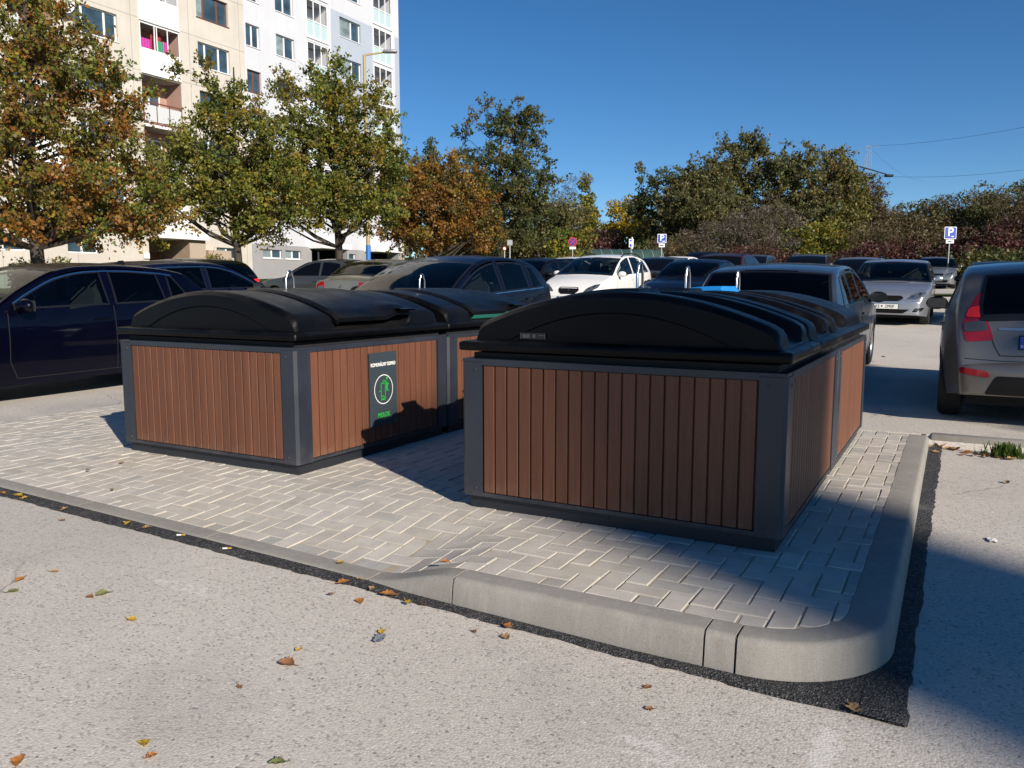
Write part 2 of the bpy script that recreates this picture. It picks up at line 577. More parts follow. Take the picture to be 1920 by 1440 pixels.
def sand(nt, b):
    v = coords(nt)
    n1 = noise_n(nt, v, 7, 5); n2 = noise_n(nt, v, 300, 2)
    c = ramp(nt, n1, [(.3, (.36, .305, .228)), (.7, (.45, .39, .30))])
    c = mix(nt, .5, c, ramp(nt, n2, [(.3, .6), (.7, 1.25)]), 'MULTIPLY')
    nt.links.new(c, b.inputs['Base Color'])
mb = MB()
gx_ = frange(-7.55, -.285, .15) + [-.285]
gy_ = [2.80] + frange(2.9, 7.3, .15) + [7.3]
mb.grid([[(x, y, zi(x, y) - .0045) for x in gx_] for y in gy_])
# take the arc corner out of the sand sheet by lowering it
mb.v = [(p[0], p[1], p[2] - (.3 if (p[0] > -.33 and p[1] < 3.05) else 0)) for p in mb.v]
struct(mb.build('paving_bed', M('sand', rough=.95, spec=.1, fn=sand)))

# ================================================================== WASTE BINS
def wpc(nt, b):
    v = coords(nt)
    xyz = sepxyz(nt, v)
    g1 = noise_n(nt, v, 260, 3, .6)
    g2 = noise_n(nt, coords(nt, (30, 30, 1.5)), 2, 4)
    c = ramp(nt, g2, [(.3, (.112, .043, .024)), (.7, (.145, .059, .033))])
    c = mix(nt, ramp(nt, g1, [(.58, 0), (.72, .55)]), c, (.32, .16, .09))
    c = mix(nt, ramp(nt, g1, [(.28, .5), (.42, 0)]), c, (.11, .042, .022))
    cell = N(nt, 'ShaderNodeTexWhiteNoise', noise_dimensions='3D')
    sn = N(nt, 'ShaderNodeVectorMath', operation='SNAP'); sn.inputs[1].default_value = (.0715, .0715, 9)
    nt.links.new(v, sn.inputs[0]); nt.links.new(sn.outputs[0], cell.inputs['Vector'])
    c = mix(nt, .5, c, ramp(nt, cell.outputs['Value'], [(0, .72), (1, 1.25)]), 'MULTIPLY')
    dn = mth(nt, 'MULTIPLY', noise_n(nt, v, 9, 5, .65), mth(nt, 'SUBTRACT', 1.0, mth(nt, 'MULTIPLY', xyz[2], 3.2)))
    c = mix(nt, ramp(nt, dn, [(.25, 0), (.5, .32)]), c, (.24, .17, .12))
    nt.links.new(c, b.inputs['Base Color'])
    wv = N(nt, 'ShaderNodeTexWave', wave_type='BANDS', bands_direction='X')
    wv.inputs['Scale'].default_value = 42
    nt.links.new(v, wv.inputs['Vector'])
    wv2 = N(nt, 'ShaderNodeTexWave', wave_type='BANDS', bands_direction='Y')
    wv2.inputs['Scale'].default_value = 42
    nt.links.new(v, wv2.inputs['Vector'])
    h = mth(nt, 'ADD', mth(nt, 'MULTIPLY', mth(nt, 'ADD', wv.outputs['Fac'], wv2.outputs['Fac']), .5), mth(nt, 'MULTIPLY', g1, .5))
    bump(nt, b, h, .35, .002)
M('brown_boards', rough=.62, spec=.35, fn=wpc)
def anthr(nt, b):
    v = coords(nt)
    n1 = noise_n(nt, v, 4, 5); n2 = noise_n(nt, v, 90, 3, .7)
    c = ramp(nt, n1, [(.3, (.017, .021, .031)), (.7, (.025, .030, .042))])
    c = mix(nt, ramp(nt, n2, [(.68, 0), (.8, .35)]), c, (.16, .16, .165))
    xyz = sepxyz(nt, v)
    dn = mth(nt, 'MULTIPLY', noise_n(nt, v, 8, 6, .7), mth(nt, 'SUBTRACT', 1.0, mth(nt, 'MULTIPLY', xyz[2], 2.2)))
    c = mix(nt, ramp(nt, dn, [(.3, 0), (.6, .35)]), c, (.11, .10, .09))
    nt.links.new(c, b.inputs['Base Color'])
    nt.links.new(ramp(nt, n1, [(.3, .36), (.7, .52)]), b.inputs['Roughness'])
M('anthracite_metal', rough=.42, spec=.5, fn=anthr)
M('plinth_metal', (.016, .019, .026), .45)
def blackpl(nt, b):
    v = coords(nt)
    n1 = noise_n(nt, v, 5, 6, .6); n2 = noise_n(nt, v, 130, 3, .7)
    c = ramp(nt, n1, [(.3, (.0016, .0017, .0022)), (.7, (.0032, .0033, .0042))])
    c = mix(nt, ramp(nt, n2, [(.72, 0), (.82, .5)]), c, (.03, .03, .03))
    sc = N(nt, 'ShaderNodeTexNoise'); sc.inputs['Scale'].default_value = 3; sc.inputs['Detail'].default_value = 8; sc.inputs['Roughness'].default_value = .7
    nt.links.new(coords(nt, (1, .25, 1)), sc.inputs['Vector'])
    gm = N(nt, 'ShaderNodeNewGeometry'); nz = sepxyz(nt, gm.outputs['Normal'])[2]
    du = mth(nt, 'MULTIPLY', ramp(nt, sc.outputs['Fac'], [(.45, 0), (.75, .08)]), mth(nt, 'MAXIMUM', nz, 0.0))
    c = mix(nt, du, c, (.20, .185, .165))
    r = ramp(nt, n1, [(.3, .32), (.7, .48)])
    nt.links.new(c, b.inputs['Base Color'])
    nt.links.new(r, b.inputs['Roughness'])
    bump(nt, b, n2, .06, .002)
M('black_plastic', rough=.4, spec=.15, fn=blackpl)
M('black_plastic_flap', rough=.4, spec=.18, fn=blackpl)
M('dark_gap', (.008, .008, .009), .8)
M('steel', (.62, .63, .65), .28, 1.0)
M('sign_board', (.035, .050, .062), .45)
M('white_print', (.78, .78, .76), .5)
M('green_print', (.02, .36, .045), .5)
M('blue_plastic', (.012, .22, .62), .35)
M('green_plastic', (.012, .10, .075), .4)
M('label_grey', (.012, .012, .014), .4)
M('label_mark', (.07, .07, .075), .4)

def board_panel(t, wdt, z0, z1, M4):
    """boards standing side by side in local X, facing -Y"""
    nb = round(wdt / .0715)
    st = wdt / nb
    mb = MB()
    for i in range(nb):
        x0 = -wdt / 2 + i * st + .0045; x1 = x0 + st - .009
        mb.box((x0, -.006, z0), (x1, .012, z1), bev=.003, M4=M4)
    mb.box((-wdt / 2, .010, z0), (wdt / 2, .022, z1), M4=M4)
    return mb
P_SH, P_PK = 1.005, 1.183
def arch(x, hw): return P_PK - (P_PK - P_SH) * (x / hw) ** 2
def make_bin(label, x0, x1, y0, y1, comps, facing, sign=False, blue=None, green=False, endlabel=False):
    """comps: list of (b0,b1) along the row in local Y; facing +1: flaps to +X"""
    cx, cy = (x0 + x1) / 2, (y0 + y1) / 2
    hw, hl = (x1 - x0) / 2, (y1 - y0) / 2
    t = thing('waste_bin', label, 'waste bin', (cx, cy, .14), 0, 'semi underground waste bins on the paved island')
    A = M('anthracite_metal')
    mb = MB()
    i_ = .035
    for a, b_ in (((-hw + i_, -hl + i_, 0), (hw - i_, -hl + i_ + .03, .076)), ((-hw + i_, hl - i_ - .03, 0), (hw - i_, hl - i_, .076)),
                  ((-hw + i_, -hl + i_ + .03, 0), (-hw + i_ + .03, hl - i_ - .03, .076)), ((hw - i_ - .03, -hl + i_ + .03, 0), (hw - i_, hl - i_ - .03, .076))):
        mb.box(a, b_)
    for k in (-.6, 0, .6):                                      # rivets
        mb.lathe([(0, .004), (.006, .003), (.007, 0)], 8, frame_mat((k, -hl + i_, .045), (1, 0, 0), (0, 0, 1)))
    mb.build('plinth', M('plinth_metal'), t)
    # corner posts: chamfered L
    px_, py_ = .125, .135
    for sx in (-1, 1):
        for sy in (-1, 1):
            mb = MB()
            c = .018
            poly = [(sx * hw - sx * c, sy * hl), (sx * hw, sy * hl - sy * c), (sx * hw, sy * (hl - py_)), (sx * (hw - .02), sy * (hl - py_)),
                    (sx * (hw - .02), sy * (hl - .02)), (sx * (hw - px_), sy * (hl - .02)), (sx * (hw - px_), sy * hl)]
            if sx * sy < 0: poly = poly[::-1]
            mb.prism(poly, .072, .806)
            for zz in (.115, .765):
                mb.lathe([(0, .004), (.007, .003), (.0085, 0)], 8, frame_mat((sx * (hw - .085), sy * hl, zz), (-sy, 0, 0), (0, 0, 1)))
                mb.lathe([(0, .004), (.007, .003), (.0085, 0)], 8, frame_mat((sx * hw, sy * (hl - .09), zz), (0, sx, 0), (0, 0, 1)))
            mb.build('corner_post', A, t)
    mb = MB()
    for sy in (-1, 1):
        mb.box((-hw + px_, sy * hl - .012 if sy > 0 else -hl + .002, .79), (hw - px_, hl - .002 if sy > 0 else -hl + .030, .822))
        mb.box((-hw + px_, (hl - .03) if sy > 0 else -hl + .003, .073), (hw - px_, (hl - .003) if sy > 0 else -hl + .030, .094))
    for sx in (-1, 1):
        mb.box((hw - .03 if sx > 0 else -hw + .002, -hl + py_, .79), (hw - .002 if sx > 0 else -hw + .03, hl - py_, .822))
        mb.box((hw - .03 if sx > 0 else -hw + .003, -hl + py_, .073), (hw - .003 if sx > 0 else -hw + .03, hl - py_, .094))
    mb.box((-hw + .004, -hl + .004, .807), (hw - .004, hl - .004, .824))
    mb.build('frame_rail', A, t)
    # panels
    for M4, wd in ((frame_mat((0, -hl + .012, 0), (1, 0, 0), (0, 1, 0)), 2 * hw - 2 * px_ - .012), (Matrix.Translation((hw - .012, 0, 0)) @ Matrix.Rotation(pi / 2, 4, 'Z'), 2 * hl - 2 * py_ - .012),
                   (Matrix.Translation((0, hl - .012, 0)) @ Matrix.Rotation(pi, 4, 'Z'), 2 * hw - 2 * px_ - .012), (Matrix.Translation((-hw + .012, 0, 0)) @ Matrix.Rotation(-pi / 2, 4, 'Z'), 2 * hl - 2 * py_ - .012)):
        board_panel(t, wd, .097, .788, M4).build('board_panel', M('brown_boards'), t)
    mb = MB()
    mb.box((-hw + .05, -hl + .05, .02), (hw - .05, hl - .05, .855))
    mb.build('bin_body', M('dark_gap'), t)
    # lids, one per compartment
    HWL = hw - .055
    for ci, (b0, b1) in enumerate(comps):
        mb = MB()
        # tray rim with rounded lip
        o = .012
        ra, rb = (b0 if b0 > -hl + .01 else b0 - o) + .003, (b1 if b1 < hl - .01 else b1 + o) - .003
        sec = [(.06, .868), (.003, .868), (-.003, .873), (-.004, .905), (.001, .914), (.012, .918), (.075, .924)]
        ring = []
        for (ins, z) in sec:
            ring.append([(-hw - o + ins, ra + ins * (1 if b0 <= -hl + .01 else .3), z), (hw + o - ins, ra + ins * (1 if b0 <= -hl + .01 else .3), z),
                         (hw + o - ins, rb - ins * (1 if b1 >= hl - .01 else .3), z), (-hw - o + ins, rb - ins * (1 if b1 >= hl - .01 else .3), z)])
        # subdivide corners slightly round
        rr_ = []
        for r_ in ring:
            q = []
            for k in range(4):
                p, a_, c_ = Vector(r_[k]), Vector(r_[k - 1]), Vector(r_[(k + 1) % 4])
                da, dc = (a_ - p).normalized() * .022, (c_ - p).normalized() * .022
                for s_ in (0, .33, .66, 1):
                    q.append((p + da) * (1 - s_) ** 2 + p * 2 * s_ * (1 - s_) + (p + dc) * s_ ** 2)
            rr_.append(q)
        mb.grid(rr_, close=True)
        lid = mb.build('lid', M('black_plastic'), t, smooth=50)
        # vault: ridge | recess | ridge
        L = b1 - b0
        e0 = .06 if b0 <= -hl + .01 else .012
        e1 = .06 if b1 >= hl - .01 else .012
        ya, yb = b0 + e0, b1 - e1
        if L > 1.2: r0, r1 = (b0 + .43, b1 - .43) if blue is None else (b0 + .22, b0 + .72)
        else: r0, r1 = b0 + .27, b1 - .19
        st = [ya, ya + .006, ya + .02, ya + .045] + [lerp(ya + .07, r0 - .05, k / 3) for k in range(4)] + [r0 - .03, r0 - .012, r0 + .012, r0 + .035, r0 + .05]
        st += [lerp(r0 + .08, r1 - .08, k / 5) for k in range(6)]
        st += [r1 - .05, r1 - .035, r1 - .012, r1 + .012, r1 + .03] + [lerp(r1 + .05, yb - .07, k / 3) for k in range(4)] + [yb - .045, yb - .02, yb - .006, yb]
        def depth(y):
            if y <= r0 - .02 or y >= r1 + .02: return 0.
            t_ = min(smooth01((y - r0 + .02) / .06), smooth01((r1 + .02 - y) / .06))
            return t_
        def shrink(y):
            d = min(y - ya, yb - y)
            return .030 * (1 - smooth01(d / .034)) ** 1.3
        g = []
        NX = 40
        for y in st:
            dp = depth(y); sh = shrink(y)
            row = []
            h_ = HWL - sh * .5
            zsh = P_SH - sh
            ed = .075 * dp                                       # recess reaches a shelf at the edges
            row.append((-h_ - .012 + 0, y, .922))
            row.append((-h_, y, .95 - .02 * dp))
            row.append((-h_ + .004 , y, zsh - .022 - ed))
            for k in range(NX + 1):
                x = lerp(-h_ + .02, h_ - .02, k / NX)
                z = arch(x, HWL) - sh - dp * (.034 + .048 * (abs(x) / HWL) ** 2)
                if k in (0, NX): z -= .006
                # flat shelf near the sides in the recess
                if dp > 0: z = lerp(z, min(z, .958), dp * smooth01((abs(x) - HWL + .19) / .035))
                row.append((x, y, z))
            row.append((h_ - .004, y, zsh - .022 - ed))
            row.append((h_, y, .95 - .02 * dp))
            row.append((h_ + .012, y, .922))
            g.append(row)
        mb = MB(); mb.grid(g)
        m_ = len(g[0])
        # end faces with the embossed lower arc
        for si, yy, sg in ((0, st[0], -1), (len(st) - 1, st[-1], 1)):
            base = [Vector(p) for p in g[si]]
            inn = []; inn2 = []; inn3 = []
            for p in base:
                f_ = (p.x / (HWL + .01))
                zt = .930 + max(0, (1 - (f_ / .86) ** 2)) * .150 if p.z > .93 else p.z
                xx = p.x * .84
                inn.append(Vector((xx, yy + sg * .004, min(zt, p.z - .004) if p.z > .93 else .924)))
                inn2.append(Vector((xx * .985, yy - sg * .004, (inn[-1].z - .924) * .955 + .924)))
                inn3.append(Vector((xx * .5, yy - sg * .002, (inn[-1].z - .924) * .3 + .924)))
            mb.grid([base, inn, inn2, inn3])
            mb.add([(p.x, p.y, p.z) for p in inn3], [tuple(range(len(inn3)))])
        vault = mb.build('vault', M('black_plastic'), lid, smooth=42)
        # flap over the recess on the opening side
        fm = 'black_plastic_flap'
        if blue == ci: fm = 'blue_plastic'
        fa, fb = r0 + .012, r1 - .012
        g = []
        xsf = [-.05, -.03] + [lerp(0, HWL + .015, k / 14) for k in range(15)]
        ysf = [fa, fa + .008, fa + .03] + [lerp(fa + .05, fb - .05, k / 6) for k in range(7)] + [fb - .03, fb - .008, fb]
        for y in ysf:
            row = []
            ed = min(y - fa, fb - y)
            dr = .016 * (1 - smooth01(ed / .03))
            for k, x in enumerate(xsf):
                z = arch(x, HWL) + (.017 if blue != ci else .030) - dr
                if k == 0: z -= .03
                if k >= len(xsf) - 1: z -= .018
                # scoop of the handle at the far end of the edge
                if y > fb - .26 and x > HWL - .22:
                    s_ = smooth01((y - fb + .26) / .08) * smooth01((x - HWL + .22) / .2)
                    z += .032 * s_
                row.append((x * facing, y, z))
            lo = [(p[0], p[1], p[2] - .028) for p in row[::-1]]
            g.append(row + lo)
        mb = MB(); mb.grid(g, close=True)
        n_ = len(g[0])
        mb.f.append(tuple(range(n_))); mb.f.append(tuple(range(len(mb.v) - n_, len(mb.v))))
        flap = mb.build('flap', M(fm), lid, smooth=40)
        mb = MB()                                                # pull handle under the scoop
        xh = HWL + .02
        mb.grid([[(facing * (xh - .03), y, arch(HWL, HWL) + .036), (facing * (xh + .03), y, arch(HWL, HWL) + .047), (facing * (xh + .052), y, arch(HWL, HWL) + .040), (facing * (xh + .045), y, arch(HWL, HWL) + .03), (facing * (xh - .03), y, arch(HWL, HWL) + .02)] for y in (fb - .19, fb - .17, fb - .03, fb - .01)])
        mb.build('pull_handle', M('black_plastic'), lid, smooth=50)
        if L > 1.2:
            xx = .52 * HWL
            M4 = frame_mat((facing * xx, (fa + fb) / 2 + .02, arch(xx, HWL) + .014), (0, 1, 0), (-facing * 1, 0, 2 * (P_PK - P_SH) * .52 / HWL))
            text_mesh('lid_marking', 'molok', .045, M('white_print'), lid, M4, .001)
        if green:
            mb = MB()
            mb.box((facing * (HWL - .03) if facing > 0 else -HWL - .01, fa + .01, .935), (facing * (HWL + .01) if facing > 0 else -HWL + .03, fb - .01, .985), bev=.004)
            mb.build('tray_edge', M('green_plastic'), lid, smooth=40)
        # lifting loop
        mb = MB()
        yc = (b0 + b1) / 2
        zt = P_PK - .01
        path = [(0, yc - .042, zt), (0, yc - .040, zt + .10)]
        path += [(0, yc - .022 * cos(a_), zt + .135 + .022 * sin(a_)) for a_ in [pi * k / 8 for k in range(9)]]
        path += [(0, yc + .040, zt + .10), (0, yc + .042, zt)]
        mb.tube(path, .0075, 10)
        for s_ in (-.042, .042):
            mb.lathe([(0, zt + .012), (.013, zt + .011), (.016, zt - .02)], 12, Matrix.Translation((0, yc + s_, 0)))
        mb.box((-.03, yc - .075, zt - .012), (.03, yc + .075, zt + .006), bev=.003)
        mb.build('lifting_loop', M('steel'), lid, smooth=60)
    if endlabel:
        yy = -hl + .06
        mb = MB(); mb.box((-.52, yy - .0055, .935), (-.37, yy - .0035, .968)); lab = mb.build('maker_label', M('label_grey'), t)
        mb = MB()
        for a, b_, c_, d_ in ((-.517, .937, -.514, .966), (-.376, .937, -.373, .966), (-.505, .942, -.462, .960), (-.412, .953, -.382, .958)):
            mb.box((a, yy - .0072, b_), (c_, yy - .0056, d_))
        mb.lathe([(0, .0018), (.010, .0018), (.010, 0)], 14, frame_mat((-.437, yy - .0056, .951), (1, 0, 0), (0, 0, 1)))
        mb.build('label_print', M('label_mark'), lab)
    if sign:
        xs_ = hw + .0075
        ua, ub = sign
        za, zb = .205, .74
        mb = MB(); mb.box((xs_ - .004, ua, za), (xs_, ub, zb)); sg = mb.build('sign', M('sign_board'), t)
        um = (ua + ub) / 2; H_ = zb - za; Wd = ub - ua
        def fr(du, z): return frame_mat((xs_ + .001, um + du, z), (0, 1, 0), (0, 0, 1))
        text_mesh('sign_text', 'KOMUNÁLNY ODPAD', .0345, M('white_print'), sg, fr(0, zb - .088), .0006, .0011, .82)
        text_mesh('sign_text', 'MOLOK', .045, M('green_print'), sg, fr(0, za + .078), .0006, .0016, .86)
        mb = MB(); mb.box((xs_, um - .035, za + .045), (xs_ + .0012, um + .035, za + .048)); mb.build('sign_text', M('green_print'), sg)
        mb = MB()
        zc = za + .265; R = .108
        ri = [(xs_ + .0015, um + R * cos(a), zc + R * sin(a)) for a in [2 * pi * k / 48 for k in range(48)]]
        ro = [(xs_ + .0015, um + (R - .006) * cos(a), zc + (R - .006) * sin(a)) for a in [2 * pi * k / 48 for k in range(48)]]
        mb.add(ri + ro, [(k, (k + 1) % 48, 48 + (k + 1) % 48, 48 + k) for k in range(48)])
        mb.build('sign_ring', M('white_print'), sg)
        mb = MB()
        def bar(p, q, wd=.0035):
            p, q = Vector((0, *p)), Vector((0, *q)); d = (q - p).normalized(); n_ = Vector((0, -d.z, d.y)) * wd
            o = Vector((xs_ + .0016, um, zc))
            mb.add([o + p + n_, o + q + n_, o + q - n_, o + p - n_], [(0, 1, 2, 3)])
        for p, q in (((-.030, .045), (-.030, -.075)), ((.018, .045), (.018, -.075)), ((-.030, -.075), (.018, -.075)), ((-.030, .045), (.018, .045)),
                     ((-.052, -.012), (-.030, -.012)), ((.018, -.012), (.058, -.012)), ((-.03, -.06), (-.01, -.045)), ((-.01, -.045), (.005, -.06)), ((.005, -.06), (.018, -.048)), ((-.02, -.07), (.01, -.066))):
            bar(p, q)
        bar((.038, .055), (.036, -.012), .0095)          # the body of the pictogram figure
        bar((.03, .055), (-.005, .066), .004); bar((-.005, .066), (-.008, .052), .003); bar((.04, .055), (.058, .03), .004)
        o = Vector((xs_ + .0016, um + .038, zc + .078))
        mb.add([o + Vector((0, .011 * cos(a), .011 * sin(a))) for a in [2 * pi * k / 16 for k in range(16)]], [tuple(range(16))])
        mb.build('sign_pictogram', M('green_print'), sg)
        for zz in (za + .015, za + H_ * .34, za + H_ * .66, zb - .015):
            for uu in (ua + .01, ub - .01):
                mb = MB(); mb.lathe([(0, .003), (.003, .0025), (.004, 0)], 8, frame_mat((xs_, uu, zz), (0, 1, 0), (0, 0, 1))); mb.build('rivet', M('steel'), sg)
    return t
bl = [(-.86, .86)]
make_bin('brown slatted bin with a dark green municipal waste sign on its side', -5.35, -3.62, 3.72, 5.44, bl, 1, sign=(-.145, .17))
make_bin('brown slatted bin behind the one with the sign, green edge under its lid', -5.35, -3.62, 5.46, 7.18, bl, 1, green=True)
make_bin('nearest brown slatted bin, half in shadow, with two lids', -2.33, -.63, 3.64, 5.36, [(-.86, -.002), (.002, .86)], -1, endlabel=True)
make_bin('brown slatted bin behind the nearest one, with a blue flap and sunlit side', -2.33, -.63, 5.38, 7.10, [(-.86, .86)], -1, blue=0)

# ================================================================== unseen column added behind the photographer to cast the shadow band across the island
wq = 3.2; sq = 46.0
mb = MB()
mb.lathe([(1.0, -1), (.98, 2), (.9, 24.5), (.9, 24.7), (.96, 24.8), (.96, 25.32), (.75, 25.32)], 32)
ch = mb.build('shadow_caster', M('old_concrete'), smooth=35)
ch.location = (wq * .485 + sq * .875, wq * .875 - sq * .485, -.5)
tag(ch, 'tall round concrete column behind the photographer, added out of view to cast a shadow', 'shadow_caster')
# ================================================================== APARTMENT BLOCKS (long facade along Y, at X = FX)
FX = -38.0
def plaster(nt, b, c0, c1, seam=True, seam_off=0., pitch=2.65):
    v = coords(nt)
    n1 = noise_n(nt, v, .55, 6, .62); n2 = noise_n(nt, v, 14, 3)
    c = ramp(nt, n1, [(.3, c0), (.72, c1)])
    sv = coords(nt, (2.2, 2.2, .25))
    s = noise_n(nt, sv, 1.6, 4, .6)
    c = mix(nt, ramp(nt, s, [(.56, 0), (.8, .35)]), c, tuple(q * .72 for q in c0))
    if seam:
        xyz = sepxyz(nt, v)
        f = mth(nt, 'FRACT', mth(nt, 'DIVIDE', mth(nt, 'ADD', xyz[2], 10 * pitch - seam_off), pitch))
        m = mth(nt, 'LESS_THAN', f, .016)
        f2 = mth(nt, 'FRACT', mth(nt, 'DIVIDE', mth(nt, 'ADD', xyz[1], 36.0 - 31.7), 3.6))
        m = mth(nt, 'MAXIMUM', m, mth(nt, 'LESS_THAN', f2, .010))
        c = mix(nt, mth(nt, 'MULTIPLY', m, .55), c, tuple(q * .45 for q in c0))
    nt.links.new(c, b.inputs['Base Color'])
    bump(nt, b, n2, .1, .02)
M('cream_plaster', rough=.9, spec=.2, fn=lambda n, b: plaster(n, b, (.47, .44, .39), (.55, .52, .465), True, 12.6))
M('white_plaster', rough=.85, spec=.25, fn=lambda n, b: plaster(n, b, (.50, .52, .555), (.54, .56, .60), False))
M('blue_grey_plaster', rough=.85, spec=.25, fn=lambda n, b: plaster(n, b, (.34, .39, .46), (.37, .42, .49), False))
M('grey_plaster', rough=.85, spec=.25, fn=lambda n, b: plaster(n, b, (.27, .27, .28), (.31, .31, .32), False))
M('pink_plaster', rough=.9, spec=.2, fn=lambda n, b: plaster(n, b, (.36, .23, .19), (.43, .28, .235), False))
M('white_frame', (.74, .75, .76), .4)
M('white_panel', (.76, .76, .77), .55)
M('brown_frame', (.15, .055, .028), .5)
M('grey_metal', (.30, .31, .32), .45, .6)
def winglass(nt, b, c):
    v = coords(nt, (1, .5, .8))
    n = noise_n(nt, v, 1.7, 2)
    nt.links.new(ramp(nt, n, [(.35, tuple(q * .5 for q in c)), (.65, c)]), b.inputs['Base Color'])
M('window_glass', rough=.06, spec=.8, fn=lambda n, b: winglass(n, b, (.05, .09, .12)))
M('window_blind', rough=.35, spec=.6, fn=lambda n, b: winglass(n, b, (.26, .33, .35)))
M('mint_glass', (.42, .55, .56), .15, spec=.6)
M('curtain_white', (.5, .52, .53), .8)
M('magenta_cloth', (.42, .03, .26), .8)
M('green_cloth', (.03, .24, .12), .8)
M('dark_red_cloth', (.25, .02, .03), .8)
def stone_clad(nt, b):
    v = coords(nt)
    br = N(nt, 'ShaderNodeTexBrick')
    br.inputs['Scale'].default_value = 5; br.inputs['Color1'].default_value = (.30, .21, .14, 1); br.inputs['Color2'].default_value = (.22, .15, .10, 1); br.inputs['Mortar'].default_value = (.38, .31, .24, 1)
    br.inputs['Mortar Size'].default_value = .025
    mp = N(nt, 'ShaderNodeMapping'); mp.inputs['Rotation'].default_value = (pi / 2, 0, pi / 2)
    nt.links.new(v, mp.inputs[0]); nt.links.new(mp.outputs[0], br.inputs['Vector'])
    nt.links.new(br.outputs[0], b.inputs['Base Color'])
M('stone_cladding', rough=.85, fn=stone_clad)

def facade(mb, y0, y1, z0, z1, holes, x=FX):
    """wall with rectangular openings (y0,y1,z0,z1,depth) and their reveals"""
    ys_ = sorted(set([y0, y1] + [h[0] for h in holes] + [h[1] for h in holes]))
    for a, b_ in zip(ys_[:-1], ys_[1:]):
        col = sorted([h for h in holes if h[0] <= a + 1e-6 and h[1] >= b_ - 1e-6], key=lambda h: h[2])
        z = z0
        for h in col + [(0, 0, z1, z1, 0)]:
            if h[2] > z + 1e-6: mb.add([(x, a, z), (x, b_, z), (x, b_, h[2]), (x, a, h[2])], [(0, 1, 2, 3)])
            z = h[3]
    for (a, b_, c, d, dp) in holes:
        xx = x - dp
        mb.add([(x, a, c), (x, b_, c), (xx, b_, c), (xx, a, c)], [(0, 1, 2, 3)])
        mb.add([(x, a, d), (x, b_, d), (xx, b_, d), (xx, a, d)], [(0, 1, 2, 3)])
        mb.add([(x, a, c), (x, a, d), (xx, a, d), (xx, a, c)], [(0, 1, 2, 3)])
        mb.add([(x, b_, c), (x, b_, d), (xx, b_, d), (xx, b_, c)], [(0, 1, 2, 3)])
def window(par, y0, y1, z0, z1, splits, frame='white_frame', glass='window_glass', dp=.16, blind=None, sill=True):
    xb = FX - dp
    mb = MB(); fw = .065
    mb.box((xb - .04, y0, z0), (xb + .02, y1, z0 + fw)); mb.box((xb - .04, y0, z1 - fw), (xb + .02, y1, z1))
    ed = [y0] + [lerp(y0, y1, s) for s in splits] + [y1]
    for k, e in enumerate(ed):
        c = e + fw / 2 if k == 0 else (e - fw / 2 if k == len(ed) - 1 else e)
        hwid = fw / 2 if k in (0, len(ed) - 1) else fw * .8
        mb.box((xb - .04, c - hwid, z0 + fw), (xb + .022, c + hwid, z1 - fw))
    if sill: mb.box((xb + .02, y0 - .04, z0 - .045), (FX + .05, y1 + .04, z0 - .005))
    f = mb.build('window', M(frame), par)
    for k in range(len(ed) - 1):
        a, b_ = ed[k] + fw * .6, ed[k + 1] - fw * .6
        g_ = blind if (blind and k in blind_k) else glass
        mb = MB(); mb.add([(xb - .005, a, z0 + fw * .8), (xb - .005, b_, z0 + fw * .8), (xb - .005, b_, z1 - fw * .8), (xb - .005, a, z1 - fw * .8)], [(0, 1, 2, 3)])
        mb.build('pane', M(g_), f)
    return f
blind_k = (0,)
br_ = random.Random(5)
# ---------------------------------------------------------------- cream block
cream = thing('apartment_block', 'old cream panel apartment block with loggias and a brick clad entrance', 'apartment block', (FX, 24, 2.0))
def par(o, root):
    o.parent = root; o.matrix_parent_inverse = Matrix.Translation(root.location).inverted(); return o
def adopt(root, n0):
    for o in list(COL.objects)[n0:]:
        if o.parent == root: o.matrix_parent_inverse = Matrix.Translation(root.location).inverted()
n0 = len(COL.objects)
PT = 2.65
levels = [13.72 + PT * k for k in range(-3, 4)]
holes = []; winspec = []
for zi_, z in enumerate(levels):
    for (a, b_, sp) in ((25.05, 27.36, (.2, .72)), (32.3, 34.55, (.25, .68)), (18.0, 20.3, (.25, .68))):
        holes.append((a, b_, z, z + 1.33, .16)); winspec.append((a, b_, z, z + 1.33, sp, zi_))
logs = []
for k, z in enumerate([12.62 + PT * q for q in range(-3, 4)]):
    for (a, b_) in ((21.9, 24.0), (28.6, 31.06)):
        holes.append((a, b_, z, z + 2.5, 1.25)); logs.append((a, b_, z, k))
holes.append((28.5, 31.2, 1.0, 3.95, 1.4))
for (a, b_) in ((33.0, 34.6), (24.0, 25.6), (20.0, 22.0)):
    holes.append((a, b_, 3.05, 3.70, .14)); winspec.append((a, b_, 3.05, 3.70, (.5,), 9))
mb = MB()
facade(mb, 8.0, 35.7, 0.0, 34.0, holes)
mb.add([(FX, 8, 0), (FX - 12, 8, 0), (FX - 12, 8, 34), (FX, 8, 34)], [(0, 1, 2, 3)])
mb.add([(FX, 35.7, 0), (FX - 12, 35.7, 0), (FX - 12, 35.7, 34), (FX, 35.7, 34)], [(0, 1, 2, 3)])
mb.add([(FX - 12, 8, 0), (FX - 12, 35.7, 0), (FX - 12, 35.7, 34), (FX - 12, 8, 34)], [(0, 1, 2, 3)])
mb.build('wall', M('cream_plaster'), cream)
mb = MB(); mb.box((FX - 12.2, 7.8, 34.0), (FX + .2, 35.66, 34.4)); mb.build('roof', M('grey_metal'), cream)
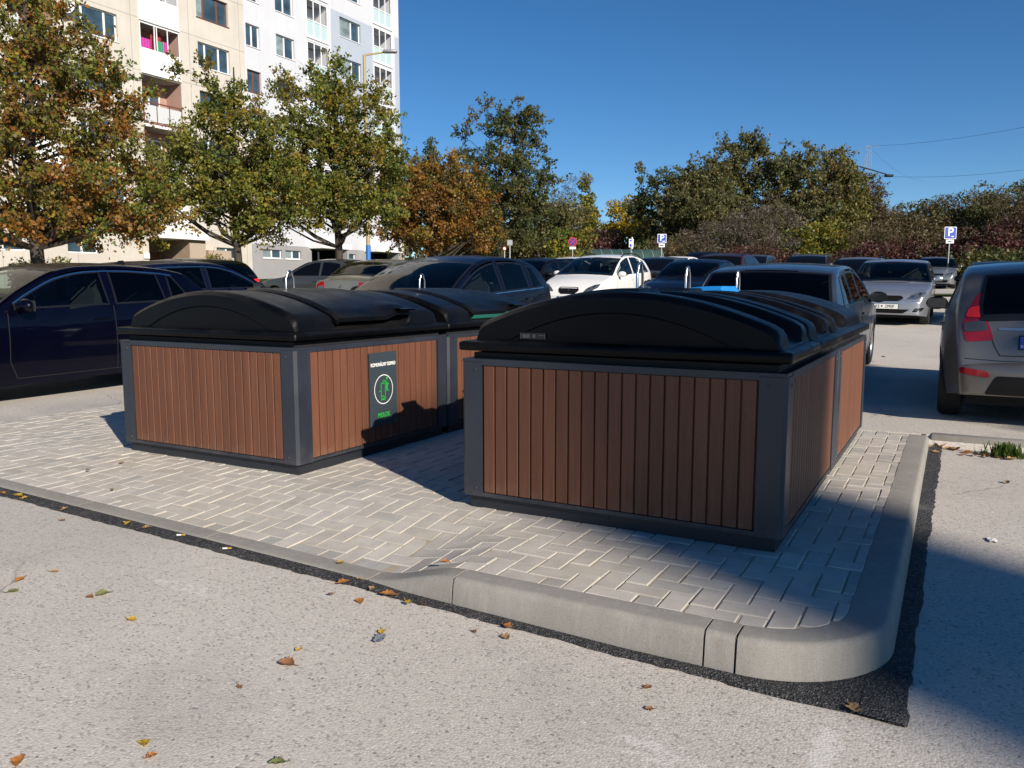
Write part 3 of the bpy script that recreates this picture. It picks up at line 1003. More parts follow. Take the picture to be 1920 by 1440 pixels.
for (a, b_, z0, z1, sp, zi_) in winspec:
    brown = (a == 32.3 and zi_ in (4, 2)) or (a == 18.0 and zi_ % 3 == 0)
    window(cream, a, b_, z0, z1, sp, 'brown_frame' if brown else 'white_frame', 'window_glass', .16, 'window_blind' if br_.random() < .35 else None, zi_ != 9)
for (a, b_, z, k) in logs:
    # recessed back wall, coloured
    mb = MB(); xb = FX - 1.24
    mb.add([(xb, a + .01, z + .01), (xb, b_ - .01, z + .01), (xb, b_ - .01, z + 2.49), (xb, a + .01, z + 2.49)], [(0, 1, 2, 3)])
    for yy in (a + .012, b_ - .012):
        mb.add([(xb, yy, z), (FX - .03, yy, z), (FX - .03, yy, z + 2.49), (xb, yy, z + 2.49)], [(0, 1, 2, 3)])
    mb.build('loggia_wall', M('pink_plaster' if (k <= 3 or a < 25) else 'white_plaster'), cream)
    mb = MB()
    yc = lerp(a, b_, .36)
    for q in ((yc - .42, z + .05, yc - .34, z + 2.1), (yc + .34, z + .05, yc + .42, z + 2.1), (yc - .34, z + 2.02, yc + .34, z + 2.1), (yc + .42, z + .8, b_ - .5, z + .88), (yc + .42, z + 2.02, b_ - .5, z + 2.1), (b_ - .56, z + .88, b_ - .5, z + 2.02)):
        mb.box((xb + .005, q[0], q[1]), (xb + .06, q[2], q[3]))
    d = mb.build('balcony_door', M('white_frame'), cream)
    mb = MB(); mb.add([(xb + .02, yc - .34, z + .1), (xb + .02, yc + .34, z + .1), (xb + .02, yc + .34, z + 2.02), (xb + .02, yc - .34, z + 2.02)], [(0, 1, 2, 3)])
    mb.add([(xb + .02, yc + .42, z + .88), (xb + .02, b_ - .56, z + .88), (xb + .02, b_ - .56, z + 2.02), (xb + .02, yc + .42, z + 2.02)], [(0, 1, 2, 3)])
    mb.build('pane', M('window_glass'), d)
    glazed = (a > 25 and k in (3, 4, 5, 6, 0)) or (a < 25 and k in (1, 5))
    if glazed:
        mb = MB(); mb.box((FX - .02, a + .005, z - .02), (FX + .06, b_ - .005, z + 1.2)); mb.box((FX - .02, a + .005, z - .09), (FX + .09, b_ - .005, z - .025))
        mb.build('parapet', M('white_panel'), cream)
        mb = MB()
        for yy in [lerp(a + .03, b_ - .03, s_) for s_ in (0, .36, .42, .7, 1)]: mb.box((FX - .01, yy - .022, z + 1.2), (FX + .03, yy + .022, z + 2.44))
        mb.box((FX - .01, a + .01, z + 2.44), (FX + .03, b_ - .01, z + 2.5))
        gl = mb.build('loggia_glazing', M('white_frame'), cream)
        if k == 3:
            for (ya, yb, z2, m_) in ((a + .15, a + .75, z + 1.75, 'magenta_cloth'), (a + 1.1, a + 1.55, z + 1.8, 'green_cloth'), (a + 1.5, a + 1.75, z + 1.85, 'magenta_cloth'), (a + 1.05, a + 1.7, z + 2.4, 'dark_red_cloth')):
                xx = FX - .12 if m_ != 'dark_red_cloth' else FX - .5
                mb = MB(); mb.grid([[(xx + .015 * sin(yy * 40), yy, zz) for yy in [lerp(ya, yb, q / 12) for q in range(13)]] for zz in (z + .9, z2)])
                mb.build('drying_cloth', M(m_), cream)
    else:
        mb = MB()
        mb.box((FX - .03, a + .02, z + .02), (FX + .02, b_ - .02, z + .08)); mb.box((FX - .03, a + .02, z + 1.1), (FX + .02, b_ - .02, z + 1.17))
        for q in range(4):
            yy = lerp(a + .05, b_ - .05, q / 3); mb.box((FX - .02, yy - .025, z + .08), (FX + .01, yy + .025, z + 1.1))
        rl = mb.build('railing', M('brown_frame'), cream)
        mb = MB(); mb.box((FX - .012, a + .05, z + .16), (FX - .004, b_ - .05, z + 1.0)); mb.build('railing_panel', M('curtain_white'), rl)
        mb = MB(); mb.box((FX - .1, a + .005, z - .14), (FX + .08, b_ - .005, z - .004)); mb.build('loggia_slab', M('white_panel'), cream)
# entrance with canopy, brick cladding and stair wall
mb = MB(); mb.box((FX - .1, 28.3, 3.96), (FX + 1.3, 31.4, 4.5)); mb.build('canopy', M('white_panel'), cream)
mb = MB(); mb.add([(FX - 1.38, 28.5, 1), (FX - 1.38, 31.2, 1), (FX - 1.38, 31.2, 3.95), (FX - 1.38, 28.5, 3.95)], [(0, 1, 2, 3)])
mb.box((FX - 1.3, 30.3, 1), (FX + 1.0, 31.38, 3.95)); mb.box((FX + .01, 31.4, 1), (FX + 1.2, 33.0, 3.45)); mb.build('entrance_cladding', M('stone_cladding'), cream)
mb = MB(); mb.box((FX - 1.36, 29.1, 1.2), (FX - 1.28, 30.1, 3.3))
for q in range(4): mb.box((FX - 1.28, 29.2, 1.5 + q * .4), (FX - 1.25, 30.0, 1.75 + q * .4))
mb.build('entrance_door', M('brown_frame'), cream)
mb = MB(); mb.box((FX + .02, 28.15, 2.9), (FX + .1, 28.45, 3.2)); mb.build('letter_box', M('white_frame'), cream)
mb = MB()
mb.lathe([(0, .0), (.2, .02), (.36, .09), (.46, .16), (.44, .165), (.34, .10), (0, .025)], 28, frame_mat((FX + .35, 24.35, 14.7), (0, 1, .0), (.15, 0, .99)) )
dish = mb.build('satellite_dish', M('white_frame'), None, smooth=40)
mb = MB(); mb.tube([(FX, 24.35, 14.5), (FX + .25, 24.35, 14.45), (FX + .3, 24.35, 14.65)], .025); mb.tube([(FX + .36, 24.35, 14.28), (FX + .85, 24.35, 14.62)], .012); mb.box((FX + .8, 24.3, 14.58), (FX + .9, 24.4, 14.68)); mb.build('dish_arm', M('grey_metal'), dish)
tag(dish, 'round white satellite dish on the cream wall beside a window', 'satellite dish')
adopt(cream, n0)
# ---------------------------------------------------------------- white block
white = thing('apartment_block', 'renovated white apartment block with blue grey panel and glazed balconies', 'apartment block', (FX, 43, 2.0))
n0 = len(COL.objects)
holes = []; winspec = []; bals = []
for k in range(-3, 4):
    za = 15.78 + PT * k
    holes.append((35.85, 36.95, za - .03, za + 1.25, .16)); winspec.append((35.85, 36.95, za - .03, za + 1.25, (.5,), 'brown_frame' if k in (-1,) else 'white_frame', .16))
    holes.append((38.3, 39.88, za, za + 1.27, .16)); winspec.append((38.3, 39.88, za, za + 1.27, (.5,), 'brown_frame' if k == -1 else 'white_frame', .16))
    holes.append((44.26, 46.48, za + .04, za + 1.32, .18)); winspec.append((44.26, 46.48, za + .04, za + 1.32, (.6,), 'white_frame', .18))
    zb = 15.02 + PT * k
    holes.append((41.02, 43.04, zb, zb + 2.35, 1.2)); bals.append((41.02, 43.04, zb, k))
    zb = 15.10 + PT * k
    holes.append((47.87, 50.04, zb, zb + 2.3, 1.2)); bals.append((47.87, 50.04, zb, k + 10))
for (a, b_) in ((36.6, 38.2), (38.5, 39.9), (43.9, 45.4)):
    holes.append((a, b_, 3.2, 3.75, .14)); winspec.append((a, b_, 3.2, 3.75, (.5,), 'white_frame', .14))
for (a, b_) in ((40.9, 43.2), (46.6, 49.0)): holes.append((a, b_, 1.0, 3.95, 1.6))
mb = MB(); up = [h for h in holes if h[2] > 4.05 and not (h[0] > 43.5 and h[0] < 47)]
facade(mb, 35.7, 43.4, 4.05, 34.6, [h for h in up if h[1] < 43.4]); facade(mb, 47.8, 50.93, 4.05, 34.6, [h for h in up if h[0] > 47.8])
mid = [h for h in holes if 43.5 < h[0] < 47 and h[2] > 4.05]
facade(mb, 43.4, 47.8, 4.05, 9.6, [h for h in mid if h[3] < 9.6]); facade(mb, 43.4, 47.8, 20.0, 34.6, [h for h in mid if h[2] > 20.0])
mb.add([(FX, 50.93, 0), (FX - 12, 50.93, 0), (FX - 12, 50.93, 34.6), (FX, 50.93, 34.6)], [(0, 1, 2, 3)])
mb.add([(FX - 12, 35.72, 0), (FX - 12, 50.93, 0), (FX - 12, 50.93, 34.6), (FX - 12, 35.72, 34.6)], [(0, 1, 2, 3)])
mb.add([(FX - .06, 35.705, 0), (FX + .0, 35.705, 0), (FX + .0, 35.705, 34.6), (FX - .06, 35.705, 34.6)], [(0, 1, 2, 3)])
mb.build('wall', M('white_plaster'), white)
mb = MB(); facade(mb, 43.4, 47.8, 9.6, 20.0, [h for h in mid if h[2] > 9.6 and h[3] < 20.0], FX + .004)
mb.box((FX + .001, 50.42, 9.2), (FX + .006, 50.94, 20.0)); mb.build('coloured_panel', M('blue_grey_plaster'), white)
mb = MB(); facade(mb, 35.7, 50.93, 0, 4.05, [h for h in holes if h[2] < 4.05]); mb.build('plinth_wall', M('grey_plaster'), white)
mb = MB(); mb.box((FX - 12.2, 35.75, 34.6), (FX + .2, 51.1, 34.95)); mb.build('roof', M('grey_metal'), white)
for (a, b_, z0, z1, sp, fr_, dp) in winspec:
    window(white, a, b_, z0, z1, sp, fr_, 'window_glass', dp, 'window_blind' if br_.random() < .75 else None)
for (a, b_, z, k) in bals:
    mb = MB(); xb = FX - 1.19
    mb.add([(xb, a + .01, z + .01), (xb, b_ - .01, z + .01), (xb, b_ - .01, z + 2.3), (xb, a + .01, z + 2.3)], [(0, 1, 2, 3)]); mb.build('loggia_wall', M('white_plaster'), white)
    mb = MB(); mb.box((xb + .01, a + .3, z + .05), (xb + .05, a + 1.0, z + 2.05)); mb.build('balcony_door', M('window_glass'), white)
    mb = MB()
    for s_ in (0, .333, .667, 1):
        yy = lerp(a + .03, b_ - .03, s_); mb.box((FX - .03, yy - .028, z), (FX + .03, yy + .028, z + (2.3 if (k != -1 or s_ != .333) else 1.0)))
    for zz in (z + .0, z + .98, z + 2.25): mb.box((FX - .028, a + .01, zz), (FX + .028, b_ - .01, zz + .06))
    f = mb.build('balcony_glazing', M('white_frame'), white)
    for q in range(3):
        ya, yb = lerp(a + .06, b_ - .06, q / 3 + .01), lerp(a + .06, b_ - .06, (q + 1) / 3 - .01)
        mb = MB(); mb.box((FX - .012, ya, z + .07), (FX - .004, yb, z + .97)); mb.build('parapet_glass', M('mint_glass'), f)
    mb = MB(); mb.box((FX - .1, a - .04, z - .12), (FX + .07, b_ + .04, z - .004)); mb.build('balcony_slab', M('white_panel'), white)
for (a, b_) in ((40.9, 43.2), (46.6, 49.0)):
    mb = MB(); mb.box((FX - .05, a - .2, 3.96), (FX + 1.2, b_ + .4, 4.3)); mb.build('canopy', M('white_panel'), white)
    mb = MB(); mb.prism([(FX - 1.5, b_), (FX + 1.1, b_), (FX + 1.1, b_ + .18), (FX - 1.5, b_ + .18)], 0.5, 3.94); mb.build('canopy_wall', M('grey_plaster'), white)
    mb = MB(); mb.box((FX - 1.58, a + .5, 1), (FX - 1.5, b_ - .5, 3.4)); mb.build('entrance_door', M('window_glass'), white)
adopt(white, n0)

# ================================================================== CARS
CAR_GLASS = M('car_glass', (.003, .004, .006), .04, spec=.16)
def clearglass(tint):
    def fn(nt, b):
        out = nt.nodes['Material Output']
        tr = N(nt, 'ShaderNodeBsdfTransparent'); tr.inputs['Color'].default_value = (*tint, 1)
        gl = N(nt, 'ShaderNodeBsdfGlossy'); gl.inputs['Roughness'].default_value = .02
        fr = N(nt, 'ShaderNodeFresnel'); fr.inputs['IOR'].default_value = 1.4
        ms = N(nt, 'ShaderNodeMixShader')
        nt.links.new(fr.outputs[0], ms.inputs[0]); nt.links.new(tr.outputs[0], ms.inputs[1]); nt.links.new(gl.outputs[0], ms.inputs[2])
        nt.links.new(ms.outputs[0], out.inputs['Surface'])
    return fn
GL_CLEAR = M('clear_glass', fn=clearglass((.50, .60, .58)))
GL_DARK = M('privacy_glass', fn=clearglass((.10, .12, .13)))
M('frit', (.006, .006, .007), .35)
M('seat_fabric', (.025, .025, .028), .9)
M('cabin_grey', (.06, .06, .062), .8)
M('car_black', (.005, .005, .006), .5, spec=.2)
M('tyre', (.014, .014, .014), .8)
M('alloy', (.42, .43, .45), .3, .9)
M('chrome', (.7, .7, .72), .12, 1.0)
M('lamp_clear', (.13, .14, .15), .08, .5, coat=1)
M('lamp_dark', (.05, .055, .06), .1, .2, coat=1)
M('lamp_red', (.30, .006, .010), .15, coat=1)
M('lamp_red_dark', (.20, .006, .012), .2, coat=1)
M('lamp_red_bright', (.75, .02, .02), .15, coat=1)
M('plate_white', (.70, .70, .68), .4)
M('plate_blue', (.01, .05, .40), .4)
M('plate_ink', (.012, .012, .014), .5)
M('seam', (.004, .004, .005), .8)
M('interior_light', (.28, .31, .31), .7)
def paint(name, c, metal=.5, rough=.35):
    def fn(nt, b):
        v = coords(nt)
        n = noise_n(nt, v, 3.5, 5, .6)
        nt.links.new(mix(nt, ramp(nt, n, [(.5, 0), (.9, .18)]), c, tuple(q * .85 + .004 for q in c)), b.inputs['Base Color'])
        nt.links.new(ramp(nt, n, [(.3, rough), (.8, rough + .1)]), b.inputs['Roughness'])
    return M('paint_' + name, c, rough, metal, coat=.3 if sum(c) < .1 else .6, spec=.15 if sum(c) < .1 else .3, fn=fn)

STYLES = {
 # top: silhouette (distance from nose, height); cowl / screen top / rear glass top / rear glass bottom
 'hatch': dict(L=4.2, W=1.78, H=1.48, wb=2.58, fo=.86, top=[(0, .60), (.05, .70), (.18, .78), (.45, .86), (.85, .93), (1.12, .975), (1.6, 1.235), (2.0, 1.41), (2.35, 1.47), (2.7, 1.48), (3.2, 1.455), (3.62, 1.39), (3.86, 1.22), (4.06, 1.0), (4.12, .86), (4.17, .74), (4.2, .58)],
               ws=(1.15, 2.03), rw=(3.68, 4.03), belt=(.93, 1.0), win=[(1.45, 2.52, .0, -.02), (2.60, 3.28, .0, -.05), (3.33, 3.66, .03, -.22)]),
 'mpv': dict(L=4.28, W=1.77, H=1.57, wb=2.58, fo=.88, top=[(0, .60), (.05, .72), (.2, .82), (.5, .93), (.95, 1.04), (1.5, 1.30), (2.0, 1.49), (2.4, 1.56), (2.8, 1.57), (3.3, 1.53), (3.7, 1.44), (3.96, 1.25), (4.14, 1.03), (4.2, .88), (4.25, .74), (4.28, .58)],
             ws=(.98, 2.0), rw=(3.76, 4.11), belt=(.96, 1.05), win=[(1.30, 2.45, .0, -.02), (2.53, 3.3, .0, -.05), (3.35, 3.80, .05, -.25)]),
 'sedan': dict(L=4.5, W=1.77, H=1.45, wb=2.68, fo=.88, top=[(0, .58), (.05, .68), (.2, .76), (.6, .87), (1.05, .93), (1.25, .965), (1.7, 1.2), (2.1, 1.37), (2.45, 1.44), (2.8, 1.45), (3.2, 1.42), (3.55, 1.33), (3.85, 1.16), (4.02, 1.06), (4.15, 1.02), (4.42, .99), (4.46, .84), (4.48, .7), (4.5, .55)],
               ws=(1.28, 2.13), rw=(3.36, 3.96), belt=(.92, .97), win=[(1.55, 2.6, .0, -.02), (2.68, 3.42, .0, -.12), (3.47, 3.72, .03, -.15)]),
 'wagon': dict(L=4.55, W=1.77, H=1.48, wb=2.66, fo=.88, top=[(0, .58), (.05, .68), (.2, .77), (.6, .88), (1.0, .94), (1.2, .975), (1.7, 1.25), (2.05, 1.40), (2.4, 1.465), (2.8, 1.48), (3.4, 1.47), (3.95, 1.42), (4.12, 1.33), (4.32, 1.12), (4.45, .92), (4.5, .80), (4.53, .68), (4.55, .55)],
               ws=(1.24, 2.08), rw=(4.06, 4.38), belt=(.93, .99), win=[(1.52, 2.55, .0, -.02), (2.63, 3.36, .0, -.03), (3.42, 4.1, .05, -.18)]),
 'suv': dict(L=4.45, W=1.82, H=1.62, wb=2.64, fo=.88, top=[(0, .68), (.05, .80), (.2, .92), (.6, 1.01), (1.05, 1.06), (1.25, 1.10), (1.7, 1.36), (2.1, 1.53), (2.45, 1.60), (2.8, 1.62), (3.4, 1.60), (3.85, 1.54), (4.05, 1.40), (4.28, 1.12), (4.36, .96), (4.42, .80), (4.45, .62)],
             ws=(1.28, 2.1), rw=(3.92, 4.24), belt=(1.05, 1.12), win=[(1.55, 2.55, .0, -.02), (2.63, 3.4, .0, -.04), (3.46, 3.98, .05, -.2)]),
}
def make_car(label, cat, style, vu, ang, pm, far=False, name='parked_car', front=None, rear=None, plate=None, wheels=True, extra=None, mods=None, door_seams=False, handles=True, rails=False, glassmat=None):
    S = dict(STYLES[style])
    if mods: S.update(mods)
    L, W, H = S['L'], S['W'], S['H']
    hL, hW = L / 2, W / 2
    top, belt = S['top'], S['belt']
    k = H / max(z for d, z in STYLES[style]['top']); kL = L / STYLES[style]['L']
    top = [(d * kL, z * (1 + (k - 1) * smooth01((z - .6) / .5))) for d, z in top]
    ws = [q * kL for q in S['ws']]; rw = [q * kL for q in S['rw']]
    wins = [(a * kL, b_ * kL, c, d) for a, b_, c, d in S['win']]
    wx = (S['fo'] * kL, (S['fo'] + S['wb']) * kL)
    RW, RA = .31, .365
    def zt(d): return interp(top, d)
    def belt_z(d): return lerp(belt[0], belt[1], d / L)
    def plan(d):
        w_ = hW
        if d < .85: w_ *= 1 - .21 * ((.85 - d) / .85) ** 2.6
        if d > L - .85: w_ *= 1 - S.get('rr', .13) * ((d - L + .85) / .85) ** 2.2
        return w_
    def zb(d):
        z = .20 + .05 * (1 - smooth01(d / .5)) + .08 * smooth01((d - L + .7) / .7)
        for c in wx:
            if abs(d - c) < RA: z = max(z, RW + sqrt(RA * RA - (d - c) ** 2))
        return z
    def side_y(d, z):
        w_ = plan(d); bz = belt_z(d)
        if z < .62: return w_ * (1 - .05 * ((.62 - z) / .42) ** 2)
        if z <= bz: return w_ * (1 - .028 * ((z - .62) / (bz - .62)) ** 2)
        return w_ * .972 - S.get('tumble', .36) * (z - bz) - .05 * (z - bz) ** 2
    bow = .10
    def ring(d):
        t, b_ = zt(d), zb(d)
        t = max(t, b_ + .05)
        r = min(.075, (t - b_) * .3)
        ze = t - r
        nS = 9 if far else 13
        pts = [(d, .0, b_), (d, side_y(d, b_) * .5, b_)]
        for i in range(nS): 
            z = lerp(b_, ze, i / (nS - 1)); pts.append((d, side_y(d, z), z))
        ye = side_y(d, ze)
        cr = .030
        for a in (25, 50, 75):
            aa = radians(a); pts.append((d, ye - r * 1.15 * (1 - cos(aa)), ze + (r - cr) * sin(aa)))
        yt = ye - r * 1.15
        NT = 6
        for i in range(NT + 1):
            y = yt * (1 - i / NT)
            pts.append((d, y, t - cr * (y / yt) ** 2))
        out = []
        for (dd, y, z) in pts:
            f = 1 - (y / max(ye, .1)) ** 2 if z > b_ + .3 else 0
            bb = bow * smooth01((z - .75) / .3) * max(0, f)
            bb = bb if d < L * .55 else -bb * .5
            out.append((hL - dd + (bb if 0.02 < d < L - .02 else bb), y, z))
        full = out + [(p[0], -p[1], p[2]) for p in out[1:-1]][::-1]
        return full
    step = .07 if far else .035
    ds = sorted(set([0, .02, .05, L, L - .02, L - .05] + [round(q, 3) for q in frange(.08, L - .06, step)] + [c + s_ * RA * f for c in wx for s_ in (-1, 1) for f in (1.0, .995, .97, .93, .86)]))
    rings = [ring(d) for d in ds]
    def cap(r, sg):
        cz = sum(p[2] for p in r) / len(r); out = []
        for s_, o in ((.985, .018), (.955, .032), (.88, .046), (.7, .058), (.45, .066), (.2, .069), (.02, .07)):
            out.append([(p[0] + sg * o, p[1] * s_, cz + (p[2] - cz) * s_) for p in r])
        return out
    allr = cap(rings[0], 1)[::-1] + rings + cap(rings[-1], -1)
    mb = MB(); mb.grid(allr, close=True)
    x, y = vu
    # orientation following the ground
    hx, hy = cos(ang), sin(ang)
    e = 1.2
    zc = gz(x, y)
    pf = gz(x + hx * e, y + hy * e) - gz(x - hx * e, y - hy * e); pl = gz(x - hy * e, y + hx * e) - gz(x + hy * e, y - hx * e)
    root = thing(name, label, cat, (x, y, 0), 0, 'cars parked round the waste bins')
    fx = Vector((hx * 2 * e, hy * 2 * e, pf)).normalized(); lx = Vector((-hy * 2 * e, hx * 2 * e, pl)).normalized()
    up = fx.cross(lx).normalized(); lx = up.cross(fx)
    m4 = Matrix((fx, lx, up)).transposed().to_4x4(); m4.translation = (x, y, zc + .003)
    root.matrix_world = m4
    body = mb.build('body', pm, root, smooth=48)
    bm = bmesh.new(); bm.from_mesh(body.data); bvh = BVHTree.FromBMesh(bm); bm.free()
    def cast(u, v, ax):
        if ax == 'L': o, d = Vector((u, 3, v)), Vector((0, -1, 0))
        elif ax == 'R': o, d = Vector((u, -3, v)), Vector((0, 1, 0))
        elif ax == 'F': o, d = Vector((6, u, v)), Vector((-1, 0, 0))
        elif ax == 'B': o, d = Vector((-6, u, v)), Vector((1, 0, 0))
        else: o, d = Vector((u, v, 4)), Vector((0, 0, -1))
        h = bvh.ray_cast(o, d)
        return h[0], h[1]
    holes = []
    def decal(nm, poly, ax, mat_, off=.004, par_=None, res=.05, curve=False, lab=None, frit=0.0):
        """patch lying on the body: outline in (x,z) for L/R, (y,z) for F/B, (x,y) for T"""
        n = len(poly)
        if curve:                       # round the corners
            q = []
            for i in range(n):
                p0, p1, p2 = Vector(poly[i - 1]), Vector(poly[i]), Vector(poly[(i + 1) % n])
                r_ = min(curve, (p0 - p1).length * .4, (p2 - p1).length * .4)
                a_, b_ = p1 + (p0 - p1).normalized() * r_, p1 + (p2 - p1).normalized() * r_
                for s_ in (0, .35, .65, 1): q.append(a_ * (1 - s_) ** 2 + p1 * 2 * s_ * (1 - s_) + b_ * s_ ** 2)
            poly = [(p.x, p.y) for p in q]
        out = []
        for i in range(len(poly)):
            a_, b_ = Vector(poly[i]), Vector(poly[(i + 1) % len(poly)])
            m_ = max(1, int((b_ - a_).length / res))
            out += [a_.lerp(b_, q / m_) for q in range(m_)]
        xs_ = [p.x for p in out]; ys_ = [p.y for p in out]
        pts = list(out)
        inner = None
        if frit:
            area_ = sum(out[i].x * out[(i + 1) % len(out)].y - out[(i + 1) % len(out)].x * out[i].y for i in range(len(out)))
            sg_ = 1 if area_ > 0 else -1
            inner = []
            for i in range(len(out)):
                t_ = (out[(i + 1) % len(out)] - out[i - 1]); t_.normalize()
                q_ = out[i] + Vector((-t_.y, t_.x)) * sg_ * frit
                if min((q_ - o_).length for o_ in out) > frit * .93 and (not inner or (q_ - inner[-1]).length > .012): inner.append(q_)
            if len(inner) > 3: pts += inner
            else: inner = None
        def ins_(poly_, px, py):
            c = False; j = len(poly_) - 1
            for i in range(len(poly_)):
                if (poly_[i].y > py) != (poly_[j].y > py) and px < (poly_[j].x - poly_[i].x) * (py - poly_[i].y) / (poly_[j].y - poly_[i].y) + poly_[i].x: c = not c
                j = i
            return c
        def inside(px, py):
            c = False; j = len(out) - 1
            for i in range(len(out)):
                if (out[i].y > py) != (out[j].y > py) and px < (out[j].x - out[i].x) * (py - out[i].y) / (out[j].y - out[i].y) + out[i].x: c = not c
                j = i
            return c
        nfix = len(pts)
        yy = min(ys_) + res * .5
        while yy < max(ys_):
            xx = min(xs_) + res * .5
            while xx < max(xs_):
                if inside(xx, yy) and min((Vector((xx, yy)) - o).length for o in pts[:nfix]) > res * .4: pts.append(Vector((xx, yy)))
                xx += res
            yy += res
        nb = len(out)
        vv, ee, ff, *_ = delaunay_2d_cdt([Vector((p.x, p.y)) for p in pts], [(i, (i + 1) % nb) for i in range(nb)] + ([(nb + i, nb + (i + 1) % len(inner)) for i in range(len(inner))] if inner else []), [], 1, 1e-5)
        P = []
        bad = set()
        for i, p in enumerate(vv):
            h, nn = cast(p.x, p.y, ax)
            if h is None: bad.add(i); P.append(Vector((0, 0, 0))); continue
            P.append(h + nn * off)
        fs = [tuple(f) for f in ff if not any(i in bad for i in f)]
        if not fs: return None
        mbb = MB(); mbb.add(P, fs)
        # skirt so that the patch is not paper thin
        ed = {}
        for f in fs:
            for i in range(len(f)):
                a_, b_ = f[i], f[(i + 1) % len(f)]
                ed.setdefault((min(a_, b_), max(a_, b_)), []).append((a_, b_))
        cen = Vector((0, 0, .6))
        for kk, v_ in ed.items():
            if len(v_) == 1:
                a_, b_ = v_[0]
                pa, pb = P[a_], P[b_]
                da = {'L': Vector((0, -1, 0)), 'R': Vector((0, 1, 0)), 'F': Vector((-1, 0, 0)), 'B': Vector((1, 0, 0)), 'T': Vector((0, 0, -1))}[ax] * (off + .006)
                mbb.add([pa, pb, pb + da, pa + da], [(0, 1, 2, 3)])
        o = mbb.build(nm, mat_, par_ or root, smooth=40)
        if inner:
            o.data.materials.append(M('frit'))
            for p_ in o.data.polygons:
                c_ = p_.center
                u_ = (c_.y if ax in 'FB' else c_.x); v_ = (c_.y if ax == 'T' else c_.z)
                if not ins_(inner, u_, v_): p_.material_index = 1
            holes.append((ax, inner))
        if lab: o['label'] = lab
        return o
    CG = CAR_GLASS if far else (glassmat or GL_CLEAR)
    CGR = CAR_GLASS if far else (GL_DARK if (extra and 'privacy' in extra) else CG)
    tops = []
    # windscreen and rear window follow the top surface
    def topglass(nm, d0, d1, inset, trim=0.0):
        g = []
        for i in range(15):
            d = lerp(d0, d1, i / 14)
            r_ = ring(d)
            half = [p for p in r_[:len(r_) // 2 + 1]]
            t = zt(d); yt = max(p[1] for p in half if p[2] > t - .045)
            row = []
            for j in range(13):
                s_ = -1 if j == 0 else 1 if j == 12 else lerp(-.955, .955, (j - 1) / 10)
                y_ = s_ * (yt - inset)
                ye = yt + .075
                f = 1 - (y_ / ye) ** 2
                bb = bow * smooth01((t - .75) / .3) * f
                bb = bb if d < L * .55 else -bb * .5
                row.append(Vector((hL - d + bb, y_, t - .030 * (y_ / yt) ** 2)))
            g.append(row)
        # offset outward
        G2 = []
        for i in range(15):
            row = []
            for j in range(13):
                a_ = g[min(i + 1, 14)][j] - g[max(i - 1, 0)][j]; b_ = g[i][min(j + 1, 12)] - g[i][max(j - 1, 0)]
                n_ = a_.cross(b_).normalized()
                if n_.z < 0: n_ = -n_
                row.append(g[i][j] + n_ * .006)
            G2.append(row)
        mbb = MB(); mbb.grid(G2)
        o = mbb.build(nm, CG if nm == 'windscreen' else CGR, root, smooth=60)
        if not far:
            o.data.materials.append(M('frit'))
            for i in range(14):
                for j in range(12):
                    if i in (0, 13) or j in (0, 11): o.data.polygons[i * 12 + j].material_index = 1
            tops.append((d0 + (d1 - d0) / 14, d1 - (d1 - d0) / 14, inset))
        return o
    topglass('windscreen', ws[0], ws[1], -.015)
    topglass('rear_window', rw[0], rw[1], S.get('rwi', .02))
    if not far:
        mbb = MB()
        for s_ in (-1, 1):
            x0 = hL - ws[0] + .07
            mbb.tube([(x0 + .03, s_ * .45, zt(ws[0]) + .012), (x0 - .02, s_ * .1, zt(ws[0]) + .035), (x0 - .05, -s_ * .12, zt(ws[0]) + .045)], .008, 6)
        mbb.build('wiper', M('car_black'), root)
    # side windows
    for sd, ax in ((1, 'L'), (-1, 'R')):
        for wi, (a, b_, la, lb) in enumerate(wins):
            bot, tp = [], []
            n_ = 10
            for i in range(n_ + 1):
                s_ = i / n_
                d = lerp(a + la, b_, s_); bot.append((d, belt_z(d) + .025))
                d = lerp(a + (la if wi else la), b_ + lb, s_); tp.append((d, zt(d) - .098))
            poly = bot + tp[::-1]
            poly2 = []
            for d, z in poly:
                poly2.append((hL - d, max(z, belt_z(d) + .025)))
            # drop coincident corners
            q = []
            for p in poly2:
                if not q or (Vector(p) - Vector(q[-1])).length > .004: q.append(p)
            if (Vector(q[0]) - Vector(q[-1])).length < .004: q.pop()
            decal('side_window', q, ax, CG if wi == 0 else CGR, .004, frit=0.0 if far else .022)
        if extra and 'chrome' in extra:
            pts = [(hL - d, belt_z(d) + .012) for d in [lerp(wins[0][0], wins[-1][1], q / 8) for q in range(9)]]
            poly = pts + [(p[0], p[1] + .012) for p in pts[::-1]]
            decal('window_trim', poly, ax, M('chrome'), .006)
        if extra and 'archtrim' in extra:
            ds_ = [lerp(wins[0][0], wins[-1][1] + wins[-1][3], q / 16) for q in range(17)]
            pts = [(hL - d, max(zt(d) - .108, belt_z(d) + .03)) for d in ds_]
            poly = pts + [(p[0], p[1] + .014) for p in pts[::-1]]
            decal('window_trim', poly, ax, M('chrome'), .006)
        if door_seams:
            dA, dB, dC = wins[0][0] + .02, (wins[0][1] + wins[1][0]) / 2, wins[1][1] + .03
            def seam(pts, wd=.004):
                for p, q_ in zip(pts[:-1], pts[1:]):
                    p_, r_ = Vector(p), Vector(q_); d_ = (r_ - p_).normalized(); n__ = Vector((-d_.y, d_.x)) * wd
                    decal('door_seam', [tuple(p_ + n__), tuple(r_ + n__), tuple(r_ - n__), tuple(p_ - n__)], ax, M('seam'), .0022, res=.06)
            bz = belt_z(L / 2)
            seam([(hL - dA + .1, bz - .02), (hL - dA + .12, .45), (hL - dA + .05, .27), (hL - dB, .27)])
